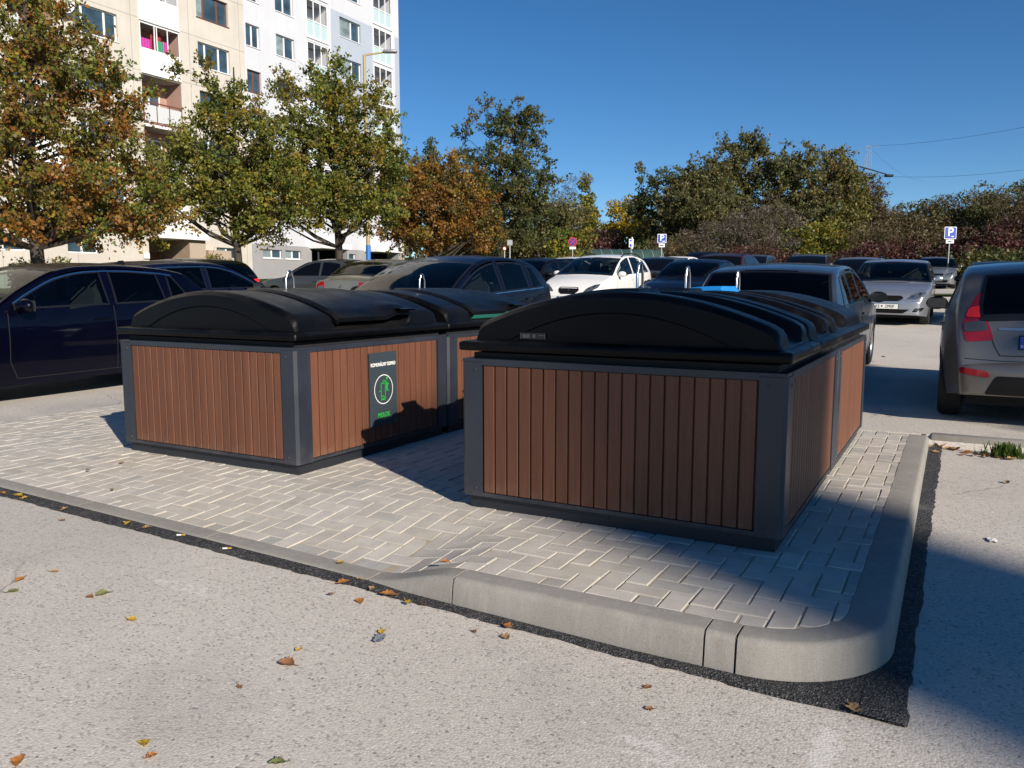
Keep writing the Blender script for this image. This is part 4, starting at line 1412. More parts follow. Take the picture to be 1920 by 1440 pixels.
            seam([(hL - dB, .27), (hL - dB, bz + .02)])
            seam([(hL - dB, .27), (hL - wx[1] + RA + .06, .27), (hL - wx[1] + RA + .0, .52), (hL - dC - .02, bz + .0)])
        if handles:
            for hd in ((wins[0][1] - .12), (wins[1][1] - .06)):
                z_ = belt_z(hd) - .12; h, nn = cast(hL - hd, z_, ax)
                if h is None: continue
                mbb = MB(); mbb.box((h.x - .09, h.y - .012, z_ - .014), (h.x + .09, h.y + .022 if sd > 0 else h.y + .012, z_ + .014), bev=.006) if sd > 0 else mbb.box((h.x - .09, h.y - .022, z_ - .014), (h.x + .09, h.y + .012, z_ + .014), bev=.006)
                mbb.build('door_handle', M('car_black') if (extra and 'blackhandle' in extra) else pm, root, smooth=40)
        # mirror
        xm = hL - wins[0][0] - .05; zm = belt_z(1.5) + .065; ym = sd * (side_y(wins[0][0] + .05, zm) + .13)
        bm = bmesh.new(); bmesh.ops.create_uvsphere(bm, u_segments=16, v_segments=10, radius=1)
        for v in bm.verts:
            v.co = Vector((xm + v.co.x * (.075 if v.co.x > 0 else .04), ym + v.co.y * .115, zm + v.co.z * .075))
        mbb = MB(); bm.verts.index_update(); mbb.add([v.co.copy() for v in bm.verts], [[v.index for v in f.verts] for f in bm.faces]); bm.free()
        mbb.tube([(xm, ym, zm - .03), (xm - .0, ym - sd * .18, zm - .06)], .025, 8)
        mir = mbb.build('door_mirror', M('car_black') if (extra and 'blackmirror' in extra) else pm, root, smooth=50)
        mbb = MB(); mbb.prism([(-.09, -.055), (.09, -.055), (.10, .0), (.09, .055), (-.09, .055), (-.10, 0)], 0, .004, frame_mat((xm - .044, ym, zm), (0, 1, 0), (0, 0, 1)))
        mbb.build('mirror_glass', M('lamp_dark'), mir)
    # wheels
    for c in wx:
        for sd in (-1, 1):
            M4 = frame_mat((hL - c, sd * (plan(c) - .11), RW), (1, 0, 0), (0, 0, sd * 1)) 
            M4 = Matrix.Translation((hL - c, sd * (plan(c) - .115), RW)) @ Matrix.Rotation(-sd * pi / 2, 4, 'X')
            mbb = MB(); mbb.lathe([(.19, -.10), (.27, -.105), (.305, -.085), (.312, -.04), (.312, .04), (.305, .085), (.275, .105), (.21, .10), (.2, .07)], 28 if not far else 16, M4)
            wh = mbb.build('wheel', M('tyre'), root, smooth=40)
            mbb = MB(); mbb.lathe([(.212, .095), (.2, .085), (.185, .06), (.17, .02)], 28 if not far else 16, M4)
            ns = 5
            for q in range(ns):
                a_ = 2 * pi * q / ns
                R_ = M4 @ Matrix.Rotation(a_, 4, 'Z')
                mbb.prism([(.03, -.035), (.19, -.022), (.2, -.01), (.2, .01), (.19, .022), (.03, .035)], .055, .082, R_)
            mbb.lathe([(0, .086), (.05, .084), (.06, .055)], 16, M4)
            mbb.build('rim', M('alloy'), wh, smooth=40)
            mbb = MB(); mbb.lathe([(0, .03), (.185, .03)], 20, M4); mbb.build('brake_disc', M('car_black'), wh)
    mbb = MB(); mbb.box((-hL + .25, -hW + .24, .17), (hL - .25, hW - .24, .55)); mbb.build('underbody', M('car_black'), root)
    if not far:
        # cut the body behind the panes and furnish the cabin
        bm = bmesh.new(); bm.from_mesh(body.data)
        kill = []
        def pin(poly_, px, py):
            c = False; j = len(poly_) - 1
            for i in range(len(poly_)):
                if (poly_[i].y > py) != (poly_[j].y > py) and px < (poly_[j].x - poly_[i].x) * (py - poly_[i].y) / (poly_[j].y - poly_[i].y) + poly_[i].x: c = not c
                j = i
            return c
        for f in bm.faces:
            c_ = f.calc_center_median()
            if c_.z < .8: continue
            dead = False
            for ax, inner in holes:
                if (ax == 'L' and c_.y > .2 or ax == 'R' and c_.y < -.2) and abs(f.normal.y) > .5 and pin(inner, c_.x, c_.z): dead = True
            for d0, d1, inset in tops:
                d_ = hL - c_.x
                if d0 + .0 < d_ < d1 - .0 and abs(f.normal.y) < .6 and c_.z > .85:
                    half = ring(d_); t_ = zt(d_); half = half[:len(half) // 2 + 1]
                    yt = max(p[1] for p in half if p[2] > t_ - .045)
                    if abs(c_.y) < (yt - inset) * .945 and c_.z > t_ - .12: dead = True
            if dead: kill.append(f)
        bmesh.ops.delete(bm, geom=kill, context='FACES')
        bm.to_mesh(body.data); bm.free()
        cw = hW - .28
        xs1, xs2 = hL - ws[1] - .28, hL - ws[1] - 1.12
        mbb = MB()
        for yy in (-.36, .36):
            mbb.box((xs1 - .26, yy - .24, .5), (xs1 + .26, yy + .24, .66), bev=.05)
            mbb.prism([(-.24, 0), (.24, 0), (.22, .52), (.15, .60), (-.15, .60), (-.22, .52)], 0, .12, frame_mat((xs1 - .22, yy, .58), (0, 1, 0), (-.22, 0, 1)))
            mbb.prism([(-.13, 0), (.13, 0), (.14, .12), (.09, .19), (-.09, .19), (-.14, .12)], 0, .09, frame_mat((xs1 - .37, yy, 1.16), (0, 1, 0), (-.15, 0, 1)))
        mbb.build('front_seats', M('seat_fabric'), root, smooth=40)
        mbb = MB()
        mbb.box((xs2 - .2, -cw + .05, .5), (xs2 + .28, cw - .05, .68), bev=.05)
        mbb.prism([(-cw + .06, 0), (cw - .06, 0), (cw - .1, .52), (-cw + .1, .52)], 0, .12, frame_mat((xs2 - .16, 0, .58), (0, 1, 0), (-.25, 0, 1)))
        for yy in (-.38, 0, .38): mbb.prism([(-.12, 0), (.12, 0), (.12, .1), (.08, .15), (-.08, .15), (-.12, .1)], 0, .08, frame_mat((xs2 - .30, yy, 1.09), (0, 1, 0), (-.15, 0, 1)))
        mbb.build('rear_seats', M('seat_fabric'), root, smooth=40)
        mbb = MB()
        xd = hL - ws[0] - .12
        mbb.box((xd - .42, -cw, .62), (xd + .05, cw, belt_z(ws[0]) - .045), bev=.05)
        for k_ in range(1): mbb.tube([(xd - .5 + .06 * sin(a_) , .36 + .18 * cos(a_), .90 + .17 * sin(a_)) for a_ in [2 * pi * q / 16 for q in range(17)]], .016, 6)
        mbb.box((hL - ws[1] - .02, -.11, zt(ws[1]) - .16), (hL - ws[1] + .02, .11, zt(ws[1]) - .10), bev=.01)
        mbb.build('dashboard', M('cabin_grey'), root, smooth=40)
    # lamps, grille, plates
    if front:
        for (nm, poly, mt, both) in front:
            decal(nm, poly, 'F', M(mt), .010 if ('lens' in nm or 'bulb' in nm) else .005, curve=.03)
            if both: decal(nm, [(-p[0], p[1]) for p in poly][::-1], 'F', M(mt), .010 if ('lens' in nm or 'bulb' in nm) else .005, curve=.03)
    if rear:
        for (nm, poly, mt, both) in rear:
            decal(nm, poly, 'B', M(mt), .010 if 'lens' in nm else .005, curve=.025)
            if both: decal(nm, [(-p[0], p[1]) for p in poly][::-1], 'B', M(mt), .010 if 'lens' in nm else .005, curve=.025)
    if plate:
        for (ax, yc, zc_, txt) in plate:
            h, nn = cast(yc, zc_, ax)
            sgn = 1 if ax == 'F' else -1
            M4 = frame_mat((h.x + sgn * .012, yc, zc_), (0, sgn, 0), (0, 0, 1))
            mbb = MB(); mbb.box((-.27, -.062, -.012), (.27, .062, .004), M4=M4); fr = mbb.build('number_plate', M('car_black'), root)
            mbb = MB(); mbb.box((-.222, -.053, .0042), (.26, .053, .0062), M4=M4); mbb.build('plate_face', M('plate_white'), fr)
            mbb = MB(); mbb.box((-.26, -.053, .0042), (-.224, .053, .0062), M4=M4); mbb.build('plate_band', M('plate_blue'), fr)
            text_mesh('plate_text', 'SK', .022, M('plate_white'), fr, M4 @ Matrix.Translation((-.242, -.03, .0068)), .0004)
            if txt:
                a_, b_ = txt
                text_mesh('plate_text', a_, .095, M('plate_ink'), fr, M4 @ Matrix.Translation((-.155, -.002, .0068)), .0005, .0012, .8)
                text_mesh('plate_text', b_, .095, M('plate_ink'), fr, M4 @ Matrix.Translation((.092, -.002, .0068)), .0005, .0012, .8)
                mbb = MB(); mbb.prism([(-.018, .022), (.018, .022), (.018, -.002), (0, -.024), (-.018, -.002)], .0064, .0072, M4 @ Matrix.Translation((-.068, 0, 0))); mbb.build('plate_crest', M('lamp_red_dark'), fr)
    if rails:
        for sd in (-1, 1):
            mbb = MB()
            dd = [lerp(ws[1] + .15, rw[0] - .15, q / 8) for q in range(9)]
            yy = [sd * (side_y(d, zt(d) - .075) - .06) for d in dd]
            mbb.tube([(hL - d, y_, zt(d) - .02 + .05 * min(1, 4 * min(q, 8 - q) / 4)) for q, (d, y_) in enumerate(zip(dd, yy))], .016, 8)
            mbb.build('roof_rail', M('car_black') if rails != 'chrome' else M('alloy'), root, smooth=60)
    ctx = dict(root=root, decal=decal, cast=cast, hL=hL, hW=hW, L=L, zt=zt, side_y=side_y, belt_z=belt_z, ws=ws, rw=rw, wins=wins)
    return ctx
def antenna(c, d, h=.28, fin=False):
    mb = MB(); z = c['zt'](d); x = c['hL'] - d
    if fin:
        mb.prism([(-.10, 0), (.10, 0), (-.02, .065), (-.075, .07)], -.012, .012, frame_mat((x, 0, z - .005), (1, 0, 0), (0, 0, 1)))
    else: mb.tube([(x, 0, z - .005), (x - h * .55, 0, z + h)], [.006, .003], 6)
    mb.build('antenna', M('car_black'), c['root'], smooth=40)
def emblem(c, ax, y, z, kind, size=.05):
    h, nn = c['cast'](y, z, ax); s = 1 if ax == 'F' else -1
    M4 = frame_mat((h.x + s * .012, y, z), (0, s, 0), (0, 0, 1))
    if kind == 'S': text_mesh('emblem', 'S', size * 2.4, M('chrome'), c['root'], M4, .006, .004)
    else:
        mb = MB()
        if kind == 'diamond':
            for a, b_ in (((0, 1), (.6, 0)), ((.6, 0), (0, -1)), ((0, -1), (-.6, 0)), ((-.6, 0), (0, 1))):
                p, q = Vector((*a, 0)) * size, Vector((*b_, 0)) * size
                mb.tube([M4 @ p, M4 @ q], .009, 6)
        else: mb.lathe([(0, .008), (size * .8, .006), (size, 0)], 20, M4)
        mb.build('emblem', M('chrome'), c['root'], smooth=40)
def sunvisors(c, ys=(-.35, .35)):
    """pale folded sun visors behind the windscreen"""
P_NAVY = paint('deep_blue', (.0006, .0008, .007), .3, .3)
P_BLKBLUE = paint('black_blue', (.003, .004, .012), .3, .3)
P_BLACK = paint('black', (.004, .004, .005), .2, .3)
P_DBLUE = paint('dark_blue', (.005, .008, .026), .4, .3)
P_WHITE = paint('white', (.70, .70, .69), .0, .35)
P_SILVER = paint('silver', (.40, .43, .48), .75, .32)
P_SILVER2 = paint('slate_blue', (.050, .068, .10), .6, .3)
P_BEIGE = paint('champagne', (.33, .31, .255), .7, .34)
P_GREY = paint('grey', (.09, .095, .10), .6, .34)
P_WARM = paint('warm_grey', (.17, .16, .152), .7, .36)
P_MAROON = paint('plum', (.045, .022, .028), .5, .32)
P_LGREY = paint('light_grey', (.26, .275, .29), .7, .34)
HL_STD = ('headlight', [(.40, .60), (.62, .62), (.76, .70), (.78, .77), (.60, .74), (.44, .67)], 'lamp_clear', True)
GR_STD = ('grille', [(-.32, .60), (.32, .60), (.36, .70), (-.36, .70)], 'car_black', False)
BULBS = [('headlight_bulb', [(.50, .655), (.565, .655), (.575, .70), (.51, .70)], 'chrome', True), ('headlight_bulb', [(.63, .68), (.69, .69), (.70, .735), (.64, .73)], 'chrome', True)]
LOW_STD = ('lower_grille', [(-.5, .30), (.5, .30), (.56, .42), (-.56, .42)], 'car_black', False)
FRONT_STD = [HL_STD, GR_STD, LOW_STD] + BULBS
TL_STD = ('taillight', [(.52, .74), (.74, .76), (.78, .94), (.60, .93)], 'lamp_red', True)
REAR_STD = [TL_STD, ('bumper_insert', [(-.5, .30), (.5, .30), (.5, .36), (-.5, .36)], 'car_black', False)]
AN_U, AN_D = pi / 2, -pi / 2          # heading away / heading towards the camera
# --- near ones
c = make_car('deep blue hatchback parked side on behind the slatted bin with the sign', 'car', 'hatch', (-9.36, 5.42), AN_D, P_NAVY, front=FRONT_STD, rear=REAR_STD, door_seams=True, extra=['archtrim', 'privacy'])
antenna(c, 3.25, fin=True)
c = make_car('black blue compact van with pale windscreen edge beyond the left bins', 'car', 'mpv', (-6.72, 10.0), AN_D, P_BLKBLUE, front=FRONT_STD, rear=[('taillight', [(.55, .86), (.76, .88), (.78, 1.06), (.62, 1.05)], 'lamp_clear', True)], door_seams=True, extra=['chrome', 'blackmirror', 'privacy'])
c = make_car('slate blue estate car with a wide black rear window just behind the nearest bins', 'car', 'wagon', (-1.93, 11.35), AN_U, P_SILVER2, front=FRONT_STD, rear=[('taillight', [(.60, .62), (.78, .66), (.80, .98), (.70, .98)], 'lamp_red', True)], door_seams=True, plate=[('B', 0, .72, None)], extra=['blackmirror', 'privacy'], mods=dict(rw=(4.03, 4.42), W=1.76))
c = make_car('warm grey small hatchback seen from behind at the right edge, red lamp lit by sun', 'car', 'hatch', (.74, 9.97), AN_U, P_WARM, front=FRONT_STD,
   rear=[('taillight', [(.45, .76), (.66, .74), (.70, .88), (.665, 1.0), (.60, 1.13), (.545, 1.20), (.53, 1.0)], 'lamp_red_dark', True), ('taillight_lens', [(.545, .95), (.675, .95), (.65, 1.03), (.555, 1.05)], 'lamp_red_bright', True), ('taillight_lens', [(.50, .84), (.67, .82), (.69, .90), (.525, .93)], 'lamp_dark', True),
         ('reflector', [(.46, .44), (.69, .47), (.70, .525), (.48, .50)], 'lamp_red_dark', True), ('bumper_insert', [(-.5, .30), (.5, .30), (.42, .46), (-.42, .46)], 'car_black', False), ('boot_trim', [(-.42, .845), (.42, .845), (.42, .865), (-.42, .865)], 'alloy', False)],
   plate=[('B', 0, .745, None)], door_seams=True, extra=['blackmirror', 'privacy'], mods=dict(L=3.95, W=1.74, H=1.46, rw=(3.70, 4.085), rr=.19, tumble=.36, rwi=.15))
sm = [(.60, .99), (.50, .86), (.44, .70), (.40, .63), (-.40, .63), (-.44, .70), (-.50, .86), (-.60, .99)]
for p_, q_ in zip(sm[:-1], sm[1:]):
    a_, b_ = Vector(p_), Vector(q_); n_ = (b_ - a_).normalized(); n_ = Vector((-n_.y, n_.x)) * .004
    c['decal']('tailgate_seam', [tuple(a_ + n_), tuple(b_ + n_), tuple(b_ - n_), tuple(a_ - n_)], 'B', M('seam'), .0025, res=.06)
sm = [(.72, .60), (.40, .585), (-.40, .585), (-.72, .60)]
for p_, q_ in zip(sm[:-1], sm[1:]):
    a_, b_ = Vector(p_), Vector(q_); n_ = (b_ - a_).normalized(); n_ = Vector((-n_.y, n_.x)) * .003
    c['decal']('bumper_seam', [tuple(a_ + n_), tuple(b_ + n_), tuple(b_ - n_), tuple(a_ - n_)], 'B', M('seam'), .0025, res=.06)
antenna(c, 3.0, .22)
c = make_car('silver hatchback facing the camera, number plate KE 2990F', 'car', 'hatch', (-1.42, 21.9), AN_D, P_SILVER, plate=[('F', .0, .44, ('KE', '2990F'))],
   front=[('headlight', [(.40, .60), (.60, .60), (.76, .67), (.80, .75), (.66, .755), (.50, .69)], 'lamp_clear', True), ('grille', [(-.28, .555), (.28, .555), (.36, .63), (.30, .675), (-.30, .675), (-.36, .63)], 'car_black', False),
          ('lower_grille', [(-.36, .29), (.36, .29), (.50, .38), (-.50, .38)], 'car_black', False), ('fog_light', [(.54, .32), (.72, .34), (.78, .42), (.60, .41)], 'car_black', True), ('fog_lens', [(.60, .35), (.67, .355), (.67, .40), (.61, .395)], 'lamp_dark', True), ('headlight_bulb', [(.50, .635), (.56, .635), (.57, .68), (.51, .68)], 'chrome', True), ('headlight_bulb', [(.65, .68), (.70, .69), (.71, .735), (.66, .73)], 'chrome', True)],
   rear=REAR_STD, door_seams=True, mods=dict(H=1.46))
emblem(c, 'F', 0, .615, 'S')
c = make_car('white compact van with black oval grille facing the camera', 'car', 'mpv', (-8.9, 21.2), AN_D, P_WHITE, plate=[('F', 0, .44, None)],
   front=[('headlight', [(.42, .62), (.62, .63), (.77, .72), (.80, .82), (.66, .80), (.50, .71)], 'lamp_clear', True), ('grille', [(-.20, .56), (.20, .56), (.30, .66), (.26, .74), (-.26, .74), (-.30, .66)], 'car_black', False), LOW_STD, ('headlight_bulb', [(.54, .68), (.60, .69), (.61, .735), (.55, .72)], 'chrome', True), ('headlight_bulb', [(.66, .725), (.71, .735), (.72, .78), (.67, .77)], 'chrome', True)], rear=REAR_STD, door_seams=True, rails='black')
emblem(c, 'F', 0, .66, 'S', .04)
# --- middle distance
c = make_car('dark blue estate car with bright window trim parked ahead of the deep blue hatchback', 'car', 'wagon', (-12.15, 9.95), AN_U, P_DBLUE, front=FRONT_STD, rear=REAR_STD, extra=['archtrim', 'privacy'], door_seams=True)
c = make_car('black estate car with red rear lamps turned towards the cream block', 'car', 'wagon', (-17.75, 14.1), pi, P_BLACK, front=FRONT_STD, rear=[('taillight', [(.45, .80), (.74, .82), (.78, .98), (.50, .95)], 'lamp_red_bright', True), ('number_plate', [(-.26, .60), (.26, .60), (.26, .71), (-.26, .71)], 'plate_white', False)], extra=['chrome'])
antenna(c, 3.6, .32)
make_car('grey saloon seen between the black estate and the champagne saloon', 'car', 'sedan', (-16.4, 18.4), pi, P_GREY, front=FRONT_STD, rear=REAR_STD, far=True, extra=['blackmirror'])
c = make_car('champagne saloon with pointed red rear lamps and a diamond badge', 'car', 'sedan', (-12.4, 16.5), AN_U, P_BEIGE, front=FRONT_STD, rear=[('taillight', [(.46, .70), (.78, .74), (.82, .86), (.60, .96), (.52, .96)], 'lamp_red', True), ('taillight_lens', [(.52, .80), (.70, .80), (.68, .86), (.54, .86)], 'lamp_clear', True)], mods=dict(H=1.46))
emblem(c, 'B', 0, .86, 'diamond', .05); antenna(c, 3.2, .25)
make_car('black hatchback half hidden between the compact van and the white cars', 'car', 'hatch', (-11.2, 21.2), AN_D, P_BLACK, front=FRONT_STD, rear=REAR_STD, extra=['blackmirror'])
make_car('white hatchback behind the white compact van, only its top in sight', 'car', 'hatch', (-12.8, 27.6), AN_D, P_WHITE, far=True, front=FRONT_STD, rear=REAR_STD)
make_car('dark blue saloon facing the camera behind the lifting loops', 'car', 'sedan', (-6.45, 22.2), AN_D, P_DBLUE, front=FRONT_STD, rear=REAR_STD, door_seams=True, extra=['blackmirror'])
make_car('blue grey hatchback behind the dark blue saloon', 'car', 'hatch', (-10.1, 29.6), AN_D, P_GREY, far=True, front=FRONT_STD, rear=REAR_STD)
make_car('small white hatchback far back under the round signs and canopy', 'car', 'hatch', (-11.8, 37), AN_D, P_WHITE, far=True, front=FRONT_STD, rear=REAR_STD)
make_car('dark blue van under the blue parking sign in the middle', 'van', 'suv', (-11.6, 41), AN_D, P_DBLUE, far=True, front=FRONT_STD, rear=REAR_STD, mods=dict(H=1.72))
c = make_car('plum coloured off-road car seen from behind', 'car', 'suv', (-7.2, 29.4), AN_U, P_MAROON, far=True, front=FRONT_STD, rear=REAR_STD, rails='black'); antenna(c, 3.6, .2)
make_car('dark grey compact van beside the plum off-road car', 'car', 'mpv', (-8.2, 37), AN_D, P_GREY, far=True, front=FRONT_STD, rear=REAR_STD)
make_car('dark grey off-road car with roof rails in front of the dark red bushes', 'car', 'suv', (-5.9, 37.6), AN_D, P_GREY, far=True, front=FRONT_STD, rear=REAR_STD, rails='chrome', mods=dict(H=1.58))
make_car('light grey estate car with black roof rails behind the silver hatchback', 'car', 'wagon', (-3.1, 30.6), AN_D, P_LGREY, far=True, front=FRONT_STD, rear=REAR_STD, rails='black')
make_car('light grey saloon beside the right hand parking sign', 'car', 'sedan', (-1.0, 43.9), AN_D, P_LGREY, front=FRONT_STD, rear=REAR_STD)
make_car('black blue hatchback hidden behind the warm grey hatchback', 'car', 'hatch', (.95, 22.3), AN_D, P_BLKBLUE, far=True, front=FRONT_STD, rear=REAR_STD, mods=dict(H=1.42))
# ================================================================== TREES
def leaf_mat(nt, b):
    a = N(nt, 'ShaderNodeAttribute', attribute_name='Col')
    out = nt.nodes['Material Output']
    nt.links.new(a.outputs['Color'], b.inputs['Base Color'])
    tr = N(nt, 'ShaderNodeBsdfTranslucent')
    nt.links.new(mix(nt, 1.0, a.outputs['Color'], (1.25, 1.2, .6), 'MULTIPLY'), tr.inputs['Color'])
    ms = N(nt, 'ShaderNodeMixShader'); ms.inputs[0].default_value = .34
    nt.links.new(b.outputs[0], ms.inputs[1]); nt.links.new(tr.outputs[0], ms.inputs[2])
    nt.links.new(ms.outputs[0], out.inputs['Surface'])
M('leaves', rough=.5, spec=.3, fn=leaf_mat)
def bark_mat(nt, b):
    v = coords(nt, (1, 1, .25))
    n = noise_n(nt, v, 14, 5, .65)
    nt.links.new(ramp(nt, n, [(.3, (.025, .020, .016)), (.7, (.085, .072, .06))]), b.inputs['Base Color'])
    bump(nt, b, n, .6, .03)
M('bark', rough=.9, spec=.2, fn=bark_mat)
PAL = {
 'autumn': [(.095, .100, .016), (.072, .092, .014), (.15, .105, .018), (.16, .085, .016), (.17, .075, .014), (.12, .055, .012), (.10, .10, .02)],
 'green': [(.092, .104, .016), (.072, .092, .015), (.115, .120, .018), (.14, .122, .018), (.15, .108, .016), (.055, .074, .014)],
 'orange': [(.13, .065, .013), (.16, .080, .014), (.115, .050, .012), (.10, .075, .016), (.15, .095, .016), (.07, .065, .015)],
 'dark': [(.035, .050, .016), (.05, .062, .018), (.06, .065, .02), (.075, .06, .02), (.03, .04, .014)],
 'yellow': [(.32, .22, .012), (.25, .19, .015), (.20, .17, .02), (.28, .18, .012)],
 'poplar': [(.22, .18, .02), (.15, .14, .022), (.10, .11, .02), (.07, .085, .02)],
 'olive': [(.062, .074, .027), (.078, .084, .028), (.092, .086, .03), (.052, .064, .024), (.075, .068, .03), (.10, .086, .032)],
 'gold': [(.10, .095, .024), (.085, .086, .024), (.12, .10, .026), (.07, .076, .022), (.10, .08, .03)],
 'brown': [(.075, .052, .03), (.09, .065, .036), (.06, .045, .028), (.07, .055, .03), (.055, .05, .024), (.10, .07, .03)],
 'wine': [(.050, .015, .018), (.060, .022, .020), (.038, .014, .015), (.055, .032, .022), (.05, .038, .022)],
 'twig': [(.085, .07, .06), (.07, .058, .05), (.10, .085, .072), (.06, .052, .04), (.075, .07, .035)],
}
PAL = {k: [tuple(min(.5, q * (1.12 if k == 'yellow' else 1.5)) for q in c) for c in v] for k, v in PAL.items()}
def leaf_cloud(rs, centres, radii, counts, size, cols, aspect=1.5, upright=.35, spray=None):
    """leaf sized faces scattered round clump centres; every leaf a folded rhomb"""
    P, C = [], []
    for c, r, n, col in zip(centres, radii, counts, cols):
        p = rs.normal(0, 1, (n, 3)); d = np.linalg.norm(p, axis=1, keepdims=True)
        p = p / d * (rs.random((n, 1)) ** .45) * np.array([r, r, r * .75])
        if spray is not None:
            nk = 7
            dr = rs.normal(0, 1, (nk, 3)); dr[:, 2] = dr[:, 2] * .8 + .25; dr /= np.linalg.norm(dr, axis=1, keepdims=True)
            dr *= r * (.8 + .8 * rs.random((nk, 1)))
            which = rs.integers(0, nk, n)
            p = dr[which] * (rs.random((n, 1)) ** .8) + rs.normal(0, .105 * r + .012, (n, 3))
            for q in dr: spray.append((np.array(c), np.array(c) + q))
        P.append(p + np.array(c))
        base = np.array(col)
        k = rs.random((n, 1)) * .85 + .55
        C.append(base[rs.integers(0, len(base), n)] * k)
    P = np.concatenate(P); C = np.concatenate(C); n = len(P)
    nrm = rs.normal(0, 1, (n, 3)); nrm[:, 2] = nrm[:, 2] * .65 + upright * .3
    nrm /= np.linalg.norm(nrm, axis=1, keepdims=True)
    t = rs.normal(0, 1, (n, 3)); t -= nrm * (t * nrm).sum(1, keepdims=True); t /= np.linalg.norm(t, axis=1, keepdims=True)
    s = np.cross(nrm, t)
    L_ = size * (.6 + .8 * rs.random((n, 1)))
    W_ = L_ / aspect
    fold = nrm * L_ * .14
    v = np.stack([P - t * L_ * .5, P + s * W_ * .5 + fold, P + t * L_ * .5, P - s * W_ * .5 + fold], 1).reshape(-1, 3)
    return v, C
def leaf_object(name, v, C, parent, matn='leaves'):
    n = len(C)
    me = bpy.data.meshes.new(name)
    me.vertices.add(n * 4); me.vertices.foreach_set('co', v.astype(np.float32).ravel())
    me.loops.add(n * 4); me.loops.foreach_set('vertex_index', np.arange(n * 4, dtype=np.int32))
    me.polygons.add(n); me.polygons.foreach_set('loop_start', np.arange(0, n * 4, 4, dtype=np.int32))
    me.update(calc_edges=True)
    ca = me.color_attributes.new('Col', 'FLOAT_COLOR', 'POINT')
    cc = np.ones((n * 4, 4), np.float32); cc[:, :3] = np.repeat(C, 4, 0)
    ca.data.foreach_set('color', cc.ravel())
    me.materials.append(M(matn))
    o = bpy.data.objects.new(name, me); COL.objects.link(o)
    if parent: o.parent = parent
    return o
def tree(label, vu, h0, lobes, trunk_r, nclump, nleaf, size, pal, seed, group=None, cat='tree', name='tree', clump_r=.6, aspect=1.5, trunk=True, tilt=(0, 0), shell=.35, twigs=False, airy=False):
    """lobes: list of (dx,dy,z,rx,ry,rz) ellipsoids of the crown relative to the trunk base"""
    rs = np.random.default_rng(seed); r_ = random.Random(seed)
    x, y = vu; z0 = gz(x, y)
    root = thing(name, label, cat, (x, y, z0), 0, group)
    vols = np.array([a[3] * a[4] * a[5] for a in lobes]); vols = vols / vols.sum()
    cen = []
    tries = 0
    mind = clump_r * .62
    while len(cen) < nclump and tries < nclump * 60:
        tries += 1
        q = lobes[rs.choice(len(lobes), p=vols)]
        d = rs.normal(0, 1, 3); d /= np.linalg.norm(d)
        rad = (shell + (1 - shell) * rs.random()) ** .6
        p = np.array([q[0], q[1], q[2]]) + d * rad * np.array(q[3:6]) * (.92 + .16 * rs.random())
        if p[2] < h0: continue
        if all(np.sum((p - c) ** 2) > mind * mind for c in cen): cen.append(p)
    base = PAL[pal]
    cols = []
    for c in cen:
        i = rs.integers(0, len(base)); j = (i + rs.integers(0, 3)) % len(base)
        kk = .8 + .4 * rs.random()
        cols.append([tuple(v * kk for v in base[i]), tuple(v * kk for v in base[i]), tuple(v * kk for v in base[j]), tuple(v * kk for v in base[rs.integers(0, len(base))])])
    radii = [clump_r * (.6 + .7 * rs.random()) for _ in cen]
    w_ = np.array([q ** 2 for q in radii]); w_ = w_ / w_.sum() * nleaf
    cnt = [max(6, int(q)) for q in w_]
    sp_ = [] if airy else None
    v, C = leaf_cloud(rs, cen, radii, cnt, size, cols, aspect, spray=sp_)
    crown = leaf_object('crown', v, C, root)
    # trunk and limbs
    mb = MB()
    ztop = max(q[2] + q[5] * .6 for q in lobes)
    def axis(t): return Vector((tilt[0] * t + .05 * sin(t * 6 + seed), tilt[1] * t + .05 * cos(t * 5 + seed), ztop * t))
    if trunk:
        pts = [axis(k / 9) for k in range(10)]; pts[0] = Vector((0, 0, -.15))
        rad = [trunk_r * (1.25 if k == 0 else 1) * (1 - .86 * (k / 9) ** 1.1) for k in range(10)]
        mb.tube(pts, rad, 10, cap=True)
    nb = min(len(cen), 60 if trunk_r > .1 else 24)
    for c in sorted(cen, key=lambda c: r_.random())[:nb]:
        c = Vector(c)
        t = max(h0 * .9 / ztop, min(.92, (c.z - .55 * sqrt(c.x ** 2 + c.y ** 2) - .2) / ztop))
        a = axis(t)
        if not trunk: a = Vector((c.x * .15, c.y * .15, 0))
        ra = max(.012, trunk_r * .42 * (1 - t * .75))
        m1 = a.lerp(c, .35) + Vector((r_.uniform(-.1, .1), r_.uniform(-.1, .1), -.04 * (c - a).length))
        m2 = a.lerp(c, .7) + Vector((r_.uniform(-.12, .12), r_.uniform(-.12, .12), .02))
        mb.tube([a, m1, m2, c], [ra, ra * .7, ra * .42, ra * .15], 5, cap=False)
        if twigs or size < .16:
            for q in range(3):
                e = c + Vector((r_.uniform(-1, 1), r_.uniform(-1, 1), r_.uniform(-.5, 1))) * clump_r * .9
                mb.tube([m2.lerp(c, r_.random()), e], [ra * .2 + .003, .003], 4, cap=False)
    if sp_:
        for a_, b_ in sp_: mb.tube([a_, b_], [.008, .003], 3, cap=False)
    mb.build('trunk', M('bark'), root, smooth=60)
    return root
G1 = 'street trees in front of the apartment blocks'
def E(dx, dy, z, r, rz=None): return (dx, dy, z, r, r, rz or r)
p = spot(78, 19.0)
